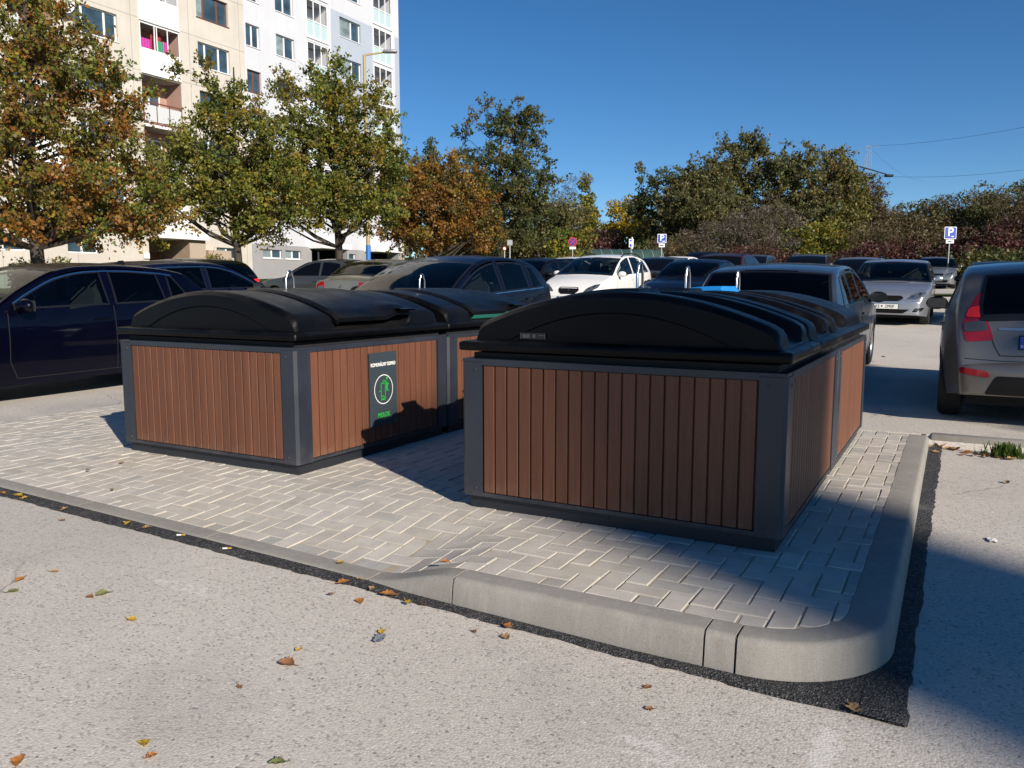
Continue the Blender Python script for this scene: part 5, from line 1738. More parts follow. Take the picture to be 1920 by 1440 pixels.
tree('broad autumn tree with thick trunk at the left edge, brown and olive leaves', p, 1.9, [E(.2, .1, 3.6, 2.5, 1.4), E(.3, .2, 5.0, 2.2, 1.7), E(-.6, .0, 6.2, 1.7, 1.6), E(-1.0, .1, 7.6, 1.3, 1.4), E(1.5, .9, 3.0, 1.6, 1.0), E(-2.0, -1.2, 4.0, 1.8, 1.6), E(1.0, .6, 5.8, 1.2, 1.2), E(.6, .3, 2.7, 2.4, .8), E(2.0, 1.2, 2.6, 1.1, .8), E(-1.6, -1, 2.8, 1.8, .9), E(.9, .5, 2.35, 2.0, .6)], .17, 350, 60000, .09, 'autumn', 21, G1, clump_r=.42, airy=True)
p = spot(450, 25.0)
tree('slender green tree with forked light trunk before the cream and white blocks', p, 2.0, [E(.0, .0, 3.4, 1.7, 1.3), E(-.35, -.2, 4.8, 1.5, 1.4), E(-.7, -.5, 6.3, .75, 1.4), E(.6, .3, 4.6, 1.3, 1.3), E(1.1, .6, 3.4, 1.2, 1.1), E(-1.6, -.9, 3.8, 1.0, 1.0), E(.25, .1, 6.0, .6, .9), E(-1.9, -1.1, 3.4, .8, .9), E(.9, .5, 2.7, 1.3, .6)], .14, 210, 33000, .096, 'green', 33, G1, clump_r=.42, airy=True)
p = spot(637, 27.5)
tree('round topped green and gold tree before the white block, dark straight trunk', p, 2.0, [E(.0, .0, 4.0, 1.75, 1.6), E(-.5, -.3, 6.0, 1.5, 1.6), E(.55, .3, 6.1, 1.4, 1.5), E(-1.1, -.7, 7.2, .7, .7), E(.9, .5, 4.2, 1.5, 1.4), E(-1.4, -.8, 4.0, 1.3, 1.3), E(.1, 0, 7.3, .8, .6), E(1.3, .8, 5.1, .8, .9), E(.6, .3, 3.0, 1.7, .8), E(-1.5, -.9, 2.9, 1.2, .8)], .15, 250, 40000, .098, 'green', 45, G1, clump_r=.42, airy=True)
p = spot(815, 36.0)
tree('orange brown tree at the right corner of the white block', p, 1.2, [E(-.2, -.1, 3.2, 2.2, 1.6), E(-.9, -.5, 4.5, 1.5, 1.3), E(.5, .3, 4.6, 1.7, 1.3), E(1.4, .8, 3.3, 1.5, 1.5), E(-1.5, -.8, 3.2, 1.4, 1.4), E(-.9, -.5, 5.9, .4, .7)], .15, 200, 33000, .122, 'orange', 58, None, clump_r=.48, airy=True)
p = spot(938, 41.0)
tree('tall airy green tree standing out against the blue sky in the middle', p, 1.5, [E(-.9, -.5, 7.2, 1.2, 1.7), E(.75, .4, 7.3, 1.3, 1.8), E(.2, .1, 5.0, 2.2, 1.8), E(1.2, .7, 5.2, 1.5, 1.5), E(.3, .1, 3.0, 2.1, 1.6), E(-1.0, -.6, 4.2, 1.4, 1.5), E(1.3, .7, 8.0, .8, 1.1)], .16, 175, 24000, .13, 'dark', 71, None, clump_r=.52, airy=True)
p = spot(868, 43.0)
tree('rusty brown tree between the orange tree and the tall airy one', p, .8, [E(0, 0, 3.0, 2.0, 1.7), E(.5, .2, 4.2, 1.3, 1.2)], .14, 80, 8000, .16, 'orange', 77, None, clump_r=.65)
p = spot(1010, 46.0)
tree('low olive tree with brown patches right of the tall airy tree', p, .6, [E(0, 0, 2.9, 2.0, 1.9), E(.9, .5, 3.4, 1.5, 1.6), E(-.9, -.5, 2.4, 1.4, 1.4)], .14, 100, 9500, .16, 'olive', 83, None, clump_r=.62)
p = spot(1060, 43.0)
tree('dark green bush behind the no stopping sign', p, .2, [E(0, 0, 1.5, 1.3, 1.3), E(.5, .3, 1.9, .8, .9)], .06, 50, 4500, .14, 'green', 84, None, 'bush', 'bush', clump_r=.5, trunk=False)
p = spot(826, 62.0)
tree('pair of narrow dark poplars peeping over the orange tree', p, 1.0, [E(-.6, -.3, 6.6, .8, 3.6), E(.8, .4, 6.2, .7, 3.4)], .14, 90, 6000, .2, 'dark', 91, None, clump_r=.55)
p = spot(1103, 72.0)
tree('narrow yellow green poplar leaning slightly, behind the signs', p, .8, [(0, 0, 4.0, .8, .8, 3.4), (-.25, -.1, 7.0, .55, .55, 1.7)], .12, 80, 6500, .2, 'poplar', 95, None, clump_r=.5)
p = spot(1166, 66.0)
tree('bright yellow tree behind the blue arrow sign', p, .3, [E(.1, 0, 4.6, 1.5, 1.6), E(-.3, -.1, 3.0, 1.5, 1.6), E(0, 0, 1.4, 1.9, 1.3)], .13, 80, 8000, .2, 'yellow', 99, None, clump_r=.62)
p = spot(1198, 78.0)
tree('tall thin dark poplar beside the bright yellow tree', p, .8, [(0, 0, 7.5, .45, .45, 3.8), (0, 0, 3.6, 1.0, 1.0, 3.0)], .12, 70, 4500, .22, 'olive', 103, None, clump_r=.45)
p = spot(1198, 70.0)
tree('small brown and yellow tree at the foot of the thin dark poplar', p, .3, [E(.4, .2, 2.6, 1.3, 2.2)], .1, 40, 3200, .2, 'poplar', 107, None, clump_r=.6)
tree('green tree beside the car park on the right, outside the view', (16.6, 1.2), 3.0, [E(0, 0, 9.2, 1.7, 1.7), E(-.6, 1.1, 8.6, 1.4, 1.2), E(.5, -.9, 9.4, 1.3, 1.2)], .16, 90, 16000, .15, 'green', 300, None, clump_r=.62)
# the big mixed thicket right of the middle
G2 = 'mixed trees of the thicket'
for (px_, d, lob, pal, sd, lab, nl) in (
    (1258, 58, [E(0, 0, 5.6, 2.0, 2.4), E(-1.2, -.6, 3.6, 2.0, 2.6), E(1.1, .6, 5.2, 1.8, 2.4), E(0, 0, 2.0, 2.6, 1.8)], 'dark', 111, 'dark green tree at the left end of the thicket', 9000),
    (1310, 55, [E(0, 0, 4.0, 2.6, 2.8), E(.5, .3, 6.3, 1.7, 1.8), E(-.8, -.4, 5.6, 1.4, 1.8)], 'olive', 112, 'olive tree with bare tips between the dark tree and the highest tree', 8500),
    (1392, 58, [E(0, 0, 7.8, 2.4, 2.6), E(-1.4, -.8, 5.9, 2.2, 2.6), E(1.4, .8, 6.2, 2.2, 2.6), E(0, 0, 3.6, 3.0, 3.0)], 'olive', 113, 'highest tree of the thicket, olive green with an uneven top', 15000),
    (1480, 57, [E(0, 0, 7.0, 1.9, 2.6), E(.6, .3, 4.6, 2.4, 2.8), E(-1.0, -.5, 4.0, 2.0, 2.6)], 'olive', 114, 'olive tree right of the highest tree with thin upright tips', 11000),
    (1555, 58, [E(0, 0, 7.4, 1.6, 2.4), E(.4, .2, 5.2, 2.2, 2.8), E(.3, .2, 3.0, 2.4, 2.6)], 'gold', 115, 'yellowish green tree at the right end of the thicket', 11000),
    (1612, 60, [E(0, 0, 4.6, 1.6, 2.8), E(.5, .2, 2.8, 2.0, 2.2)], 'brown', 116, 'sparse brown tree next to the yellowish green one', 6500)):
    tree(lab, spot(px_, d), .3, lob, .15, 170, int(nl * 2.3), .165, pal, sd, G2, clump_r=.66, twigs=True, shell=.15, airy=True)
# bare shrubs in front of the thicket
for (px_, d, w2, h2, pal, sd, lab) in (
    (1345, 50, 2.6, 2.6, 'twig', 121, 'grey brown leafless shrub in front of the highest tree'),
    (1430, 49.5, 2.8, 2.9, 'twig', 122, 'tangle of bare grey branches below the olive trees'),
    (1275, 50, 2.2, 1.7, 'brown', 123, 'low brown shrub behind the middle parking sign'),
    (1520, 49, 1.7, 2.2, 'green', 124, 'leafy green bush to the left of the dark red bushes'),
    (1235, 54, 1.8, 1.6, 'dark', 125, 'dark low shrub behind the arched canopy'),
    (1130, 60, 2.4, 2.2, 'wine', 126, 'reddish shrub between the yellow poplar and the yellow tree'),
    (1055, 64, 2.8, 5.0, 'brown', 127, 'tall pale brown bush left of the yellow poplar'),
    (1085, 80, 3.2, 4.6, 'twig', 128, 'grey bare tree far behind the yellow poplar'),
    (1620, 48, 2.2, 2.0, 'brown', 129, 'brown shrub with a leaning dark stem left of the red bushes'),
    (960, 50, 3.0, 2.0, 'brown', 130, 'brown low shrub under the tall airy tree'),
    (900, 48, 2.6, 1.6, 'green', 135, 'green hedge shrub at the foot of the rusty tree'),
    (1410, 46, 2.6, 1.2, 'wine', 131, 'low wine red shrub behind the parked off-road cars')):
    tw = pal in ('twig', 'brown')
    tree(lab, spot(px_, d), .05, [E(0, 0, h2 * .8, w2, h2 * .8), E(.6, .3, h2 * 1.1, w2 * .6, h2 * .55), E(-.7, -.4, h2 * .6, w2 * .8, h2 * .6)], .05, 80, 6500, .17 if not tw else .26, pal, sd, 'shrubs along the edge of the car park', 'shrub', 'shrub', clump_r=.66, aspect=1.5 if not tw else 7.0, trunk=False, twigs=True, shell=.1)
# band of dark red bushes on the right
for (px_, d, w2, h2, sd, pal, lab) in (
    (1600, 45, 2.4, 1.2, 141, 'wine', 'dark red bush behind the silver hatchback, left of the brown gap'),
    (1672, 46, 2.4, 1.5, 142, 'wine', 'dark red bush straight above the silver hatchback roof'),
    (1730, 47, 2.2, 1.5, 143, 'wine', 'dark red bush touching the pole of the right parking sign'),
    (1690, 50, 3.0, 2.6, 144, 'brown', 'brown thorny bush rising behind the dark red bushes'),
    (1860, 42, 2.6, 2.3, 145, 'wine', 'large wine red bush at the right edge behind the warm grey hatchback'),
    (1960, 42, 2.4, 2.9, 146, 'wine', 'tallest wine red bush, cut by the right picture edge'),
    (1870, 38.5, 2.2, 1.1, 147, 'dark', 'dark green low bush under the large wine red bush'),
    (1790, 46, 1.6, 1.0, 148, 'orange', 'small rusty bush between the parking sign and the wine red bush')):
    tree(lab, spot(px_, d), .05, [E(0, 0, h2 * .75, w2, h2 * .75), E(.7, .4, h2 * 1.05, w2 * .6, h2 * .5), E(-.7, -.4, h2 * .8, w2 * .7, h2 * .6)], .05, 85, 7500, .16, pal, sd, 'bushes along the grass verge', 'bush', 'bush', clump_r=.58, trunk=False, twigs=True, shell=.1)
# wooded rise on the right, behind the bushes
for (px_, d, w2, h2, sd, pal, lab) in (
    (1660, 66, 3.6, 3.6, 151, 'brown', 'bare brown tree under the lattice mast'),
    (1735, 68, 4.0, 4.4, 152, 'olive', 'olive brown tree left of the right parking sign, further back'),
    (1800, 66, 3.8, 4.6, 153, 'brown', 'brown leafless tree above the right parking sign'),
    (1865, 64, 3.6, 5.0, 154, 'olive', 'olive tree in the right background above the wine red bush'),
    (1930, 60, 3.6, 5.0, 155, 'brown', 'tall brown tree at the right picture edge'),
    (1640, 78, 3.6, 4.2, 156, 'twig', 'grey leafless tree far back beside the mast')):
    tw = pal in ('twig', 'brown')
    tree(lab, spot(px_, d), .2, [E(0, 0, h2 * .72, w2, h2 * .7), E(1.2, .6, h2 * 1.05, w2 * .5, h2 * .45), E(-1.4, -.7, h2 * .9, w2 * .55, h2 * .5)], .12, 120, 9000, .22 if not tw else .34, pal, sd, 'trees on the wooded rise', clump_r=.8, aspect=1.6 if not tw else 6.0, twigs=True, shell=.1)
# far wood that reads as one mass
rs = np.random.default_rng(5)
cen, rad, cnt, cols = [], [], [], []
for k in range(420):
    px_ = rs.uniform(700, 2150); d = rs.uniform(88, 120)
    x_, y_ = spot(px_, d)
    hmax = 6.0 if px_ < 1250 else 7.0
    if 1020 < px_ < 1110: hmax = 8.5
    zz = gz(x_, y_) + rs.uniform(.2, hmax)
    cen.append((x_, y_, zz)); rad.append(rs.uniform(1.2, 2.1)); cnt.append(58)
    cols.append([PAL[('brown', 'olive', 'twig', 'orange', 'dark')[rs.integers(0, 5)]][rs.integers(0, 4)]] * 2 + [PAL['olive'][0], PAL['brown'][1]])
v, C = leaf_cloud(rs, cen, rad, cnt, .55, cols, 1.6)
fw = leaf_object('far_wood', v, C, None); fw['kind'] = 'stuff'
# plants at the foot of the blocks
for i, (px_, d, h2, w2, lab) in enumerate(((50, 30, .9, .6, 'low green shrub at the foot of the cream wall, left of the thick trunk'), (118, 31, 1.0, .6, 'young shrub at the cream wall right of the thick trunk'), (408, 40, 1.1, .5, 'tall green shrub beside the brick clad stair wall'), (432, 40, .9, .7, 'bushy plant in front of the basement window of the cream block'), (628, 33, .55, .9, 'clump of green weeds behind the grey saloon'))):
    tree(lab, spot(px_, d), .02, [E(0, 0, h2 * .7, w2, h2 * .7)], .03, 22, 1500, .12, 'green', 160 + i, 'shrubs at the foot of the blocks', 'shrub', 'shrub', clump_r=.34, trunk=False, twigs=True, shell=.1)

# ================================================================== GRASS VERGES
def grass_sheet(nt, b):
    v = coords(nt)
    n = noise_n(nt, v, 3, 6, .65); n2 = noise_n(nt, v, .5, 4)
    c = ramp(nt, n, [(.3, (.035, .055, .014)), (.55, (.06, .085, .02)), (.75, (.11, .105, .035))])
    c = mix(nt, ramp(nt, n2, [(.5, 0), (.75, .6)]), c, (.12, .085, .04))
    nt.links.new(c, b.inputs['Base Color']); bump(nt, b, n, .8, .05)
M('verge', rough=.95, spec=.1, fn=grass_sheet)
def strip_sheet(name, d0, d1, mat_, px0, px1, off):
    mb = MB()
    g = []
    nd = max(2, int((d1 - d0) / 1.0) + 1)
    for i in range(nd + 1):
        d = lerp(d0, d1, i / nd)
        row = []
        for j in range(41):
            X = lerp(px0, px1, j / 40)
            x_, y_ = X * CA - d * SA, X * SA + d * CA
            row.append((x_, y_, gz(x_, y_) + off))
        g.append(row)
    mb.grid(g)
    return struct(mb.build(name, M(mat_)))
strip_sheet('grass_verge', 43.0, 90.0, 'verge', -60, 80, .05)
strip_sheet('grass_island', 30.2, 31.6, 'verge', 14, 45, .06)
strip_sheet('verge_kerb', 30.0, 30.2, 'old_concrete', 14, 45, .12)
strip_sheet('verge_kerb', 42.8, 43.0, 'old_concrete', 10, 45, .12)
# lawn in front of the blocks
mb = MB(); mb.grid([[(x_, y_, gz(x_, y_) + .05) for x_ in frange(-37.9, -20.5, 1.4) + [-20.5]] for y_ in frange(2, 56, 1.5)])
struct(mb.build('lawn', M('verge')))
rs = np.random.default_rng(9)
def blades(name, n, region, hh, pal, root=None, seed=1):
    rs = np.random.default_rng(seed)
    V, C = [], []
    P = np.array([region(rs) for _ in range(n)])
    a = rs.random(n) * 2 * pi; l = hh * (.5 + rs.random(n)); w_ = .006 + .010 * rs.random(n) * (hh / .2)
    dx, dy = np.cos(a), np.sin(a); ln = rs.random(n) * .5 * l
    b0 = P + np.stack([-dy * w_, dx * w_, 0 * a], 1); b1 = P - np.stack([-dy * w_, dx * w_, 0 * a], 1)
    t1 = P + np.stack([dx * ln - dy * .002, dy * ln + dx * .002, l], 1); t0 = P + np.stack([dx * ln + dy * .002, dy * ln - dx * .002, l], 1)
    v = np.stack([b0, b1, t0, t1], 1).reshape(-1, 3)
    pc = np.array(PAL[pal]); C = pc[rs.integers(0, len(pc), n)] * (.7 + .7 * rs.random((n, 1)))
    return leaf_object(name, v, C, root)
PAL['grass'] = [(.05, .10, .018), (.07, .12, .02), (.09, .12, .03), (.04, .08, .015)]
def reg_far(rs):
    d = rs.uniform(43, 47); X = rs.uniform(14, 34); x_, y_ = X * CA - d * SA, X * SA + d * CA
    return (x_, y_, gz(x_, y_) + .04)
gr = blades('grass', 5000, reg_far, .28, 'grass', None, 3); gr['kind'] = 'stuff'
wx_, wy_ = onplane(1884, 856, .06); wy_ = min(wy_, 7.27)
def reg_weed(rs):
    a, r_ = rs.uniform(0, 2 * pi), abs(rs.normal(0, .052)); return (wx_ + r_ * cos(a) * 1.3, wy_ - .02 + r_ * sin(a) * .5, .058)
wd = blades('weed', 380, reg_weed, .08, 'grass', None, 4)
tag(wd, 'tuft of green grass growing against the old kerb on the right', 'weed')

# ================================================================== SIGNS, LAMPS, MAST
M('sign_blue', (.008, .045, .36), .4)
M('sign_red', (.45, .012, .02), .4)
M('sign_purple', (.035, .02, .20), .4)
M('galvanised', (.36, .37, .38), .45, .6)
M('yellow_paint', (.34, .27, .13), .6)
M('mast_grey', (.24, .26, .28), .7)
M('lamp_blue', (.02, .14, .46), .5)
FACE = radians(YAW)
def sign_post(label, px_, d, ztop_px, hgt, kind, cat='road sign'):
    x_, y_ = spot(px_, d); z0 = gz(x_, y_)
    zt_ = lift(ztop_px, d) - z0
    root = thing('road_sign', label, cat, (x_, y_, z0), FACE, None)
    mb = MB(); mb.tube([(0, .02, -.1), (0, .02, zt_ - .05)], .03, 10); mb.build('pole', M('galvanised'), root, smooth=60)
    def plate(w2, z0_, z1_, mat_, yy=-.02, th=.012, nm='plate', bev=.03):
        mb = MB(); zc = (z0_ + z1_) / 2; hh = (z1_ - z0_) / 2
        poly = []
        for cx_, cz_, a0 in ((w2 - bev, hh - bev, 0), (-w2 + bev, hh - bev, 90), (-w2 + bev, -hh + bev, 180), (w2 - bev, -hh + bev, 270)):
            poly += [(cx_ + bev * cos(radians(a0 + q)), cz_ + bev * sin(radians(a0 + q))) for q in (0, 30, 60, 90)]
        mb.prism(poly, 0, th, frame_mat((0, yy, zc), (1, 0, 0), (0, 0, 1)))
        return mb.build(nm, M(mat_), root)
    F_ = lambda x2, z2, y2=-.04: frame_mat((x2, y2, z2), (1, 0, 0), (0, 0, 1))
    if kind in ('P', 'P2'):
        w2 = hgt / 2
        plate(w2, zt_ - hgt, zt_, 'white_frame'); plate(w2 - .025, zt_ - hgt + .025, zt_ - .025, 'sign_blue', -.034, .004, 'sign_face')
        text_mesh('sign_letter', 'P', hgt * .95, M('white_print'), root, F_(0, zt_ - hgt * .46), .002, .008)
        mb = MB()
        mb.prism([(0, -.012), (.09, -.012), (.09, -.04), (.15, 0), (.09, .04), (.09, .012), (0, .012)], 0, .003, F_(.0 if kind == 'P' else .02, zt_ - hgt * .8)); mb.build('sign_arrow', M('white_print'), root)
        plate(w2 * .66, zt_ - hgt - .2, zt_ - hgt - .03, 'white_frame', bev=.015)
        mb = MB(); mb.prism([(-.11, -.025), (.11, -.02), (.12, .0), (.05, .012), (.02, .03), (-.07, .03), (-.1, .008), (-.13, .0)], 0, .003, F_(0, zt_ - hgt - .115)); mb.build('sign_pictogram', M('plate_ink'), root)
    elif kind == 'arrow':
        plate(hgt * .28, zt_ - hgt, zt_, 'white_frame'); plate(hgt * .28 - .03, zt_ - hgt + .03, zt_ - .03, 'sign_blue', -.034, .004, 'sign_face')
        mb = MB(); c_ = zt_ - hgt / 2
        mb.prism([(.02, -.28), (.07, -.28), (.07, .28), (.02, .28)], 0, .003, F_(0, c_)); mb.prism([(-.1, -.06), (.02, -.02), (.02, .05), (-.1, .12)], 0, .003, F_(0, c_)); mb.build('sign_arrow', M('white_print'), root)
    elif kind == 'nostop':
        r = hgt / 2
        def disc(rr0, mat_, yy, nm):
            mb = MB(); mb.lathe([(0, 0), (rr0, 0), (rr0, .01), (0, .01)], 32, F_(0, zt_ - r, yy)); return mb.build(nm, M(mat_), root)
        disc(r, 'sign_red', -.02, 'plate'); disc(r * .82, 'sign_purple', -.033, 'sign_face')
        mb = MB()
        for a in (45, 135):
            mb.prism([(-r * .8, -r * .07), (r * .8, -r * .07), (r * .8, r * .07), (-r * .8, r * .07)], 0, .003 if a == 45 else .0045, F_(0, zt_ - r, -.046) @ Matrix.Rotation(radians(a), 4, 'Z'))
        mb.build('sign_bars', M('sign_red'), root)
        plate(r * .7, zt_ - hgt - .14, zt_ - hgt - .02, 'white_frame', bev=.015)
    elif kind == 'grey':
        plate(hgt * .5, zt_ - hgt, zt_, 'galvanised')
    elif kind == 'round':
        mb = MB(); mb.lathe([(0, 0), (hgt / 2, 0), (hgt / 2, .01), (0, .01)], 24, F_(0, zt_ - hgt / 2, -.02)); mb.build('plate', M('sign_red'), root)
        mb = MB(); mb.lathe([(0, 0), (hgt * .33, 0), (hgt * .33, .004), (0, .004)], 24, F_(0, zt_ - hgt / 2, -.03)); mb.build('sign_face', M('white_print'), root)
    return root
sign_post('blue parking sign with white P and arrow above the dark blue saloon', 1239, 40.0, 441, .44, 'P')
sign_post('larger blue parking sign with white P on a tall pole before the red bushes', 1775, 38.0, 428, .56, 'P2')
sign_post('narrow blue sign seen edge on beside the bright yellow tree', 1182, 39.0, 450, .40, 'arrow')
sign_post('round no stopping sign with red cross and a small plate below', 1073, 40.0, 447, .44, 'nostop')
sign_post('grey back of a small sign under the tall airy tree', 956, 34.0, 452, .22, 'grey')
sign_post('small round red and white sign under the tall airy tree', 946, 34.0, 464, .16, 'round')
sign_post('grey sign on a thin pole between the two green trees', 641, 28.0, 440, .30, 'grey')
x_, y_ = spot(1032, 44); mb = MB(); mb.tube([(x_, y_, gz(x_, y_) - .1), (x_, y_, lift(452, 44))], .035, 8); tag(mb.build('post', M('galvanised'), smooth=60), 'bare grey post left of the round no stopping sign', 'post')
x_, y_ = spot(599, 34); mb = MB(); mb.tube([(x_, y_, gz(x_, y_) - .1), (x_, y_, lift(474, 34))], .03, 8); tag(mb.build('post', M('galvanised'), smooth=60), 'thin dark post in front of the grey plinth of the white block', 'post')
# street lamp with yellow pole and blue foot
d = 33.0; x_, y_ = spot(692, d); z0 = gz(x_, y_); zt_ = lift(124, d) - z0
L_ = thing('street_lamp', 'street lamp with a faded yellow pole and blue foot behind the round topped tree', 'street lamp', (x_, y_, z0), FACE)
mb = MB(); mb.tube([(0, 0, 1.9), (0, 0, zt_)], [.085, .06], 12); mb.tube([(0, 0, zt_ - .03), (.02, 0, zt_ + .0), (.85, 0, zt_ + .12)], [.04, .04, .03], 8); mb.build('pole', M('yellow_paint'), L_, smooth=60)
mb = MB(); mb.tube([(0, 0, -.1), (0, 0, 1.95)], .10, 12); mb.build('pole_foot', M('lamp_blue'), L_, smooth=60)
mb = MB(); mb.box((.75, -.12, zt_ + .08), (1.3, .12, zt_ + .2), bev=.05); mb.build('lamp_head', M('galvanised'), L_, smooth=50)
d = 62.0; x_, y_ = spot(757, d); z0 = gz(x_, y_); zt_ = lift(272, d) - z0
L_ = thing('street_lamp', 'pale bent lamp pole at the right corner of the white block', 'street lamp', (x_, y_, z0), FACE)
mb = MB(); mb.tube([(0, 0, -.1), (0, 0, zt_ - .3), (-.05, 0, zt_ - .05), (-.4, 0, zt_)], [.09, .07, .06, .05], 10); mb.build('pole', M('yellow_paint'), L_, smooth=60)
mb = MB(); mb.box((-.9, -.1, zt_ - .06), (-.38, .1, zt_ + .06), bev=.03); mb.build('lamp_head', M('galvanised'), L_, smooth=50)
d = 60.0; x_, y_ = spot(1596, d); z0 = gz(x_, y_); zt_ = lift(318, d) - z0
L_ = thing('street_lamp', 'dark street lamp arm reaching out of the thicket towards the mast', 'street lamp', (x_, y_, z0), FACE)
mb = MB(); mb.tube([(0, 0, -.1), (0, 0, zt_)], [.09, .06], 10); mb.tube([(0, 0, zt_ - .02), (.9, 0, zt_ - .25), (2.2, 0, zt_ - .62)], [.05, .045, .04], 8); mb.build('pole', M('car_black'), L_, smooth=60)
mb = MB(); mb.box((2.05, -.14, zt_ - .8), (2.65, .14, zt_ - .62), bev=.05); mb.build('lamp_head', M('car_black'), L_, smooth=50)
# lattice mast and overhead lines
d = 230.0; x_, y_ = spot(1615, d); z0 = gz(x_, y_); zt_ = lift(283, d) - z0
mast = thing('lattice_mast', 'thin pale lattice mast of a power line beyond the trees', 'power mast', (x_, y_, z0), FACE)
mb = MB()
for sx in (-1, 1):
    for sy in (-1, 1): mb.tube([(sx * 2.0, sy * 2.0, 0), (sx * .45, sy * .45, zt_)], .055, 5)
for k in range(14):
    za, zb_ = zt_ * k / 14, zt_ * (k + 1) / 14; wa, wb_ = lerp(2, .45, k / 14), lerp(2, .45, (k + 1) / 14)
    for sy in (-1, 1):
        mb.tube([(-wa, sy * wa, za), (wb_, sy * wb_, zb_)], .03, 4); mb.tube([(wa, sy * wa, za), (-wb_, sy * wb_, zb_)], .03, 4)
mb.tube([(-1, 0, zt_), (3, 0, zt_)], .07, 5); mb.tube([(-1, 0, zt_ * .55), (7, 0, zt_ * .55)], .07, 5)
mb.build('lattice', M('mast_grey'), mast)
for i, (pa, pb, lab) in enumerate((((1618, 283), (2100, 205), 'upper overhead power line rising to the right of the mast'), ((1650, 337), (2100, 295), 'lower overhead power line right of the mast'), ((1618, 286), (1720, 345), 'faint overhead wire slanting down from the top of the mast'))):
    A = (*spot(pa[0], d), lift(pa[1], d)); d2 = 150.0 if i < 2 else 300.0
    B_ = (*spot(pb[0], d2), lift(pb[1], d2))
    pts = []
    for k in range(25):
        t = k / 24; q = Vector(A).lerp(Vector(B_), t); q.z -= 4 * t * (1 - t) * (1.6 if i < 2 else 2); pts.append(q)
    mb = MB(); mb.tube(pts, (.03 if i < 2 else .02), 5); tag(mb.build('power_line', M('car_black'), smooth=60), lab, 'power line')
# arched green canopy behind the cars
def greenglass(nt, b):
    b.inputs['Alpha'].default_value = .62
M('green_canopy', (.06, .12, .10), .2, fn=greenglass)
d = 46.0; xa, ya = spot(1160, d)
cp_ = thing('arched_canopy', 'low arched canopy of greenish panels behind the white cars', 'canopy', (xa, ya, gz(xa, ya)), FACE + radians(4))
hh = lift(469, d) - gz(xa, ya)
for nm, mt, r_ in (('canopy_panel', 'green_canopy', 0), ('canopy_rib', 'galvanised', 1)):
    mb = MB()
    for k in range(9 if r_ else 1):
        arc_ = [( (-1.1 * cos(pi * q / 14)), hh - .75 + .75 * sin(pi * q / 14)) for q in range(15)]
        if r_:
            xk_ = lerp(-2.3, 2.3, k / 8)
            mb.tube([(xk_, -1.1, -.1)] + [(xk_, a, b_) for a, b_ in arc_] + [(xk_, 1.1, -.1)], .03, 6)
        else: mb.grid([[(xx, a, b_) for a, b_ in [(-1.1, .4)] + arc_ + [(1.1, .4)]] for xx in (-2.3, 0, 2.3)])
    mb.build(nm, M(mt), cp_, smooth=50)

# ================================================================== FALLEN LEAVES, LITTER
leafcols = {'orange': (.36, .15, .035), 'brown': (.22, .10, .045), 'yellow': (.42, .27, .035), 'tan': (.33, .21, .10), 'green': (.13, .145, .05)}
for k_, c_ in leafcols.items():
    def lf(nt, b, c_=c_):
        v = coords(nt); n = noise_n(nt, v, 60, 4)
        nt.links.new(ramp(nt, n, [(.3, tuple(q * .6 for q in c_)), (.6, c_), (.8, tuple(q * 1.2 for q in c_))]), b.inputs['Base Color'])
    M('leaf_' + k_, rough=.6, fn=lf)
def fallen(px_, py_, z_, size, col, lab, group='fallen leaves on the asphalt and paving', seed=0):
    r_ = random.Random(seed * 7 + int(px_) * 31 + int(py_))
    x_, y_ = onplane(px_, py_, z_)
    if group == 'dry leaves along the old kerb': y_ = min(y_, 7.27)
    L_ = size * .8; curl = r_.uniform(.25, .9); tw = r_.uniform(-.4, .4)
    g = []
    nU, nV = 9, 6
    for i in range(nU + 1):
        u = i / nU
        wv = L_ * .36 * (sin(pi * min(1, u * 1.02)) ** .75) * (1 + .18 * sin(u * 26)) + .0004
        row = []
        for j in range(nV + 1):
            s_ = j / nV * 2 - 1
            xx = (u - .5) * L_; yy = s_ * wv
            zz = curl * (abs(s_) ** 1.6) * wv * .9 + curl * .5 * L_ * (u - .5) ** 2 + tw * s_ * (u - .5) * L_ * .4 + .002 * sin(u * 18 + s_ * 3)
            row.append((xx, yy, zz))
        g.append(row)
    mb = MB(); mb.grid(g)
    mb.tube([(-.5 * L_, 0, curl * .125 * L_), (-.68 * L_, .01 * L_, .004), (-.8 * L_, .05 * L_, .010)], [.0016, .0014, .001], 5)
    zmin = min(p[2] for p in mb.v)
    o = mb.build('fallen_leaf', M('leaf_' + col), None, smooth=60)
    o.location = (x_, y_, z_ - zmin + .002); o.rotation_euler = (r_.uniform(-.15, .15), r_.uniform(-.15, .15), r_.uniform(0, 6.28))
    tag(o, lab, 'leaf', group)
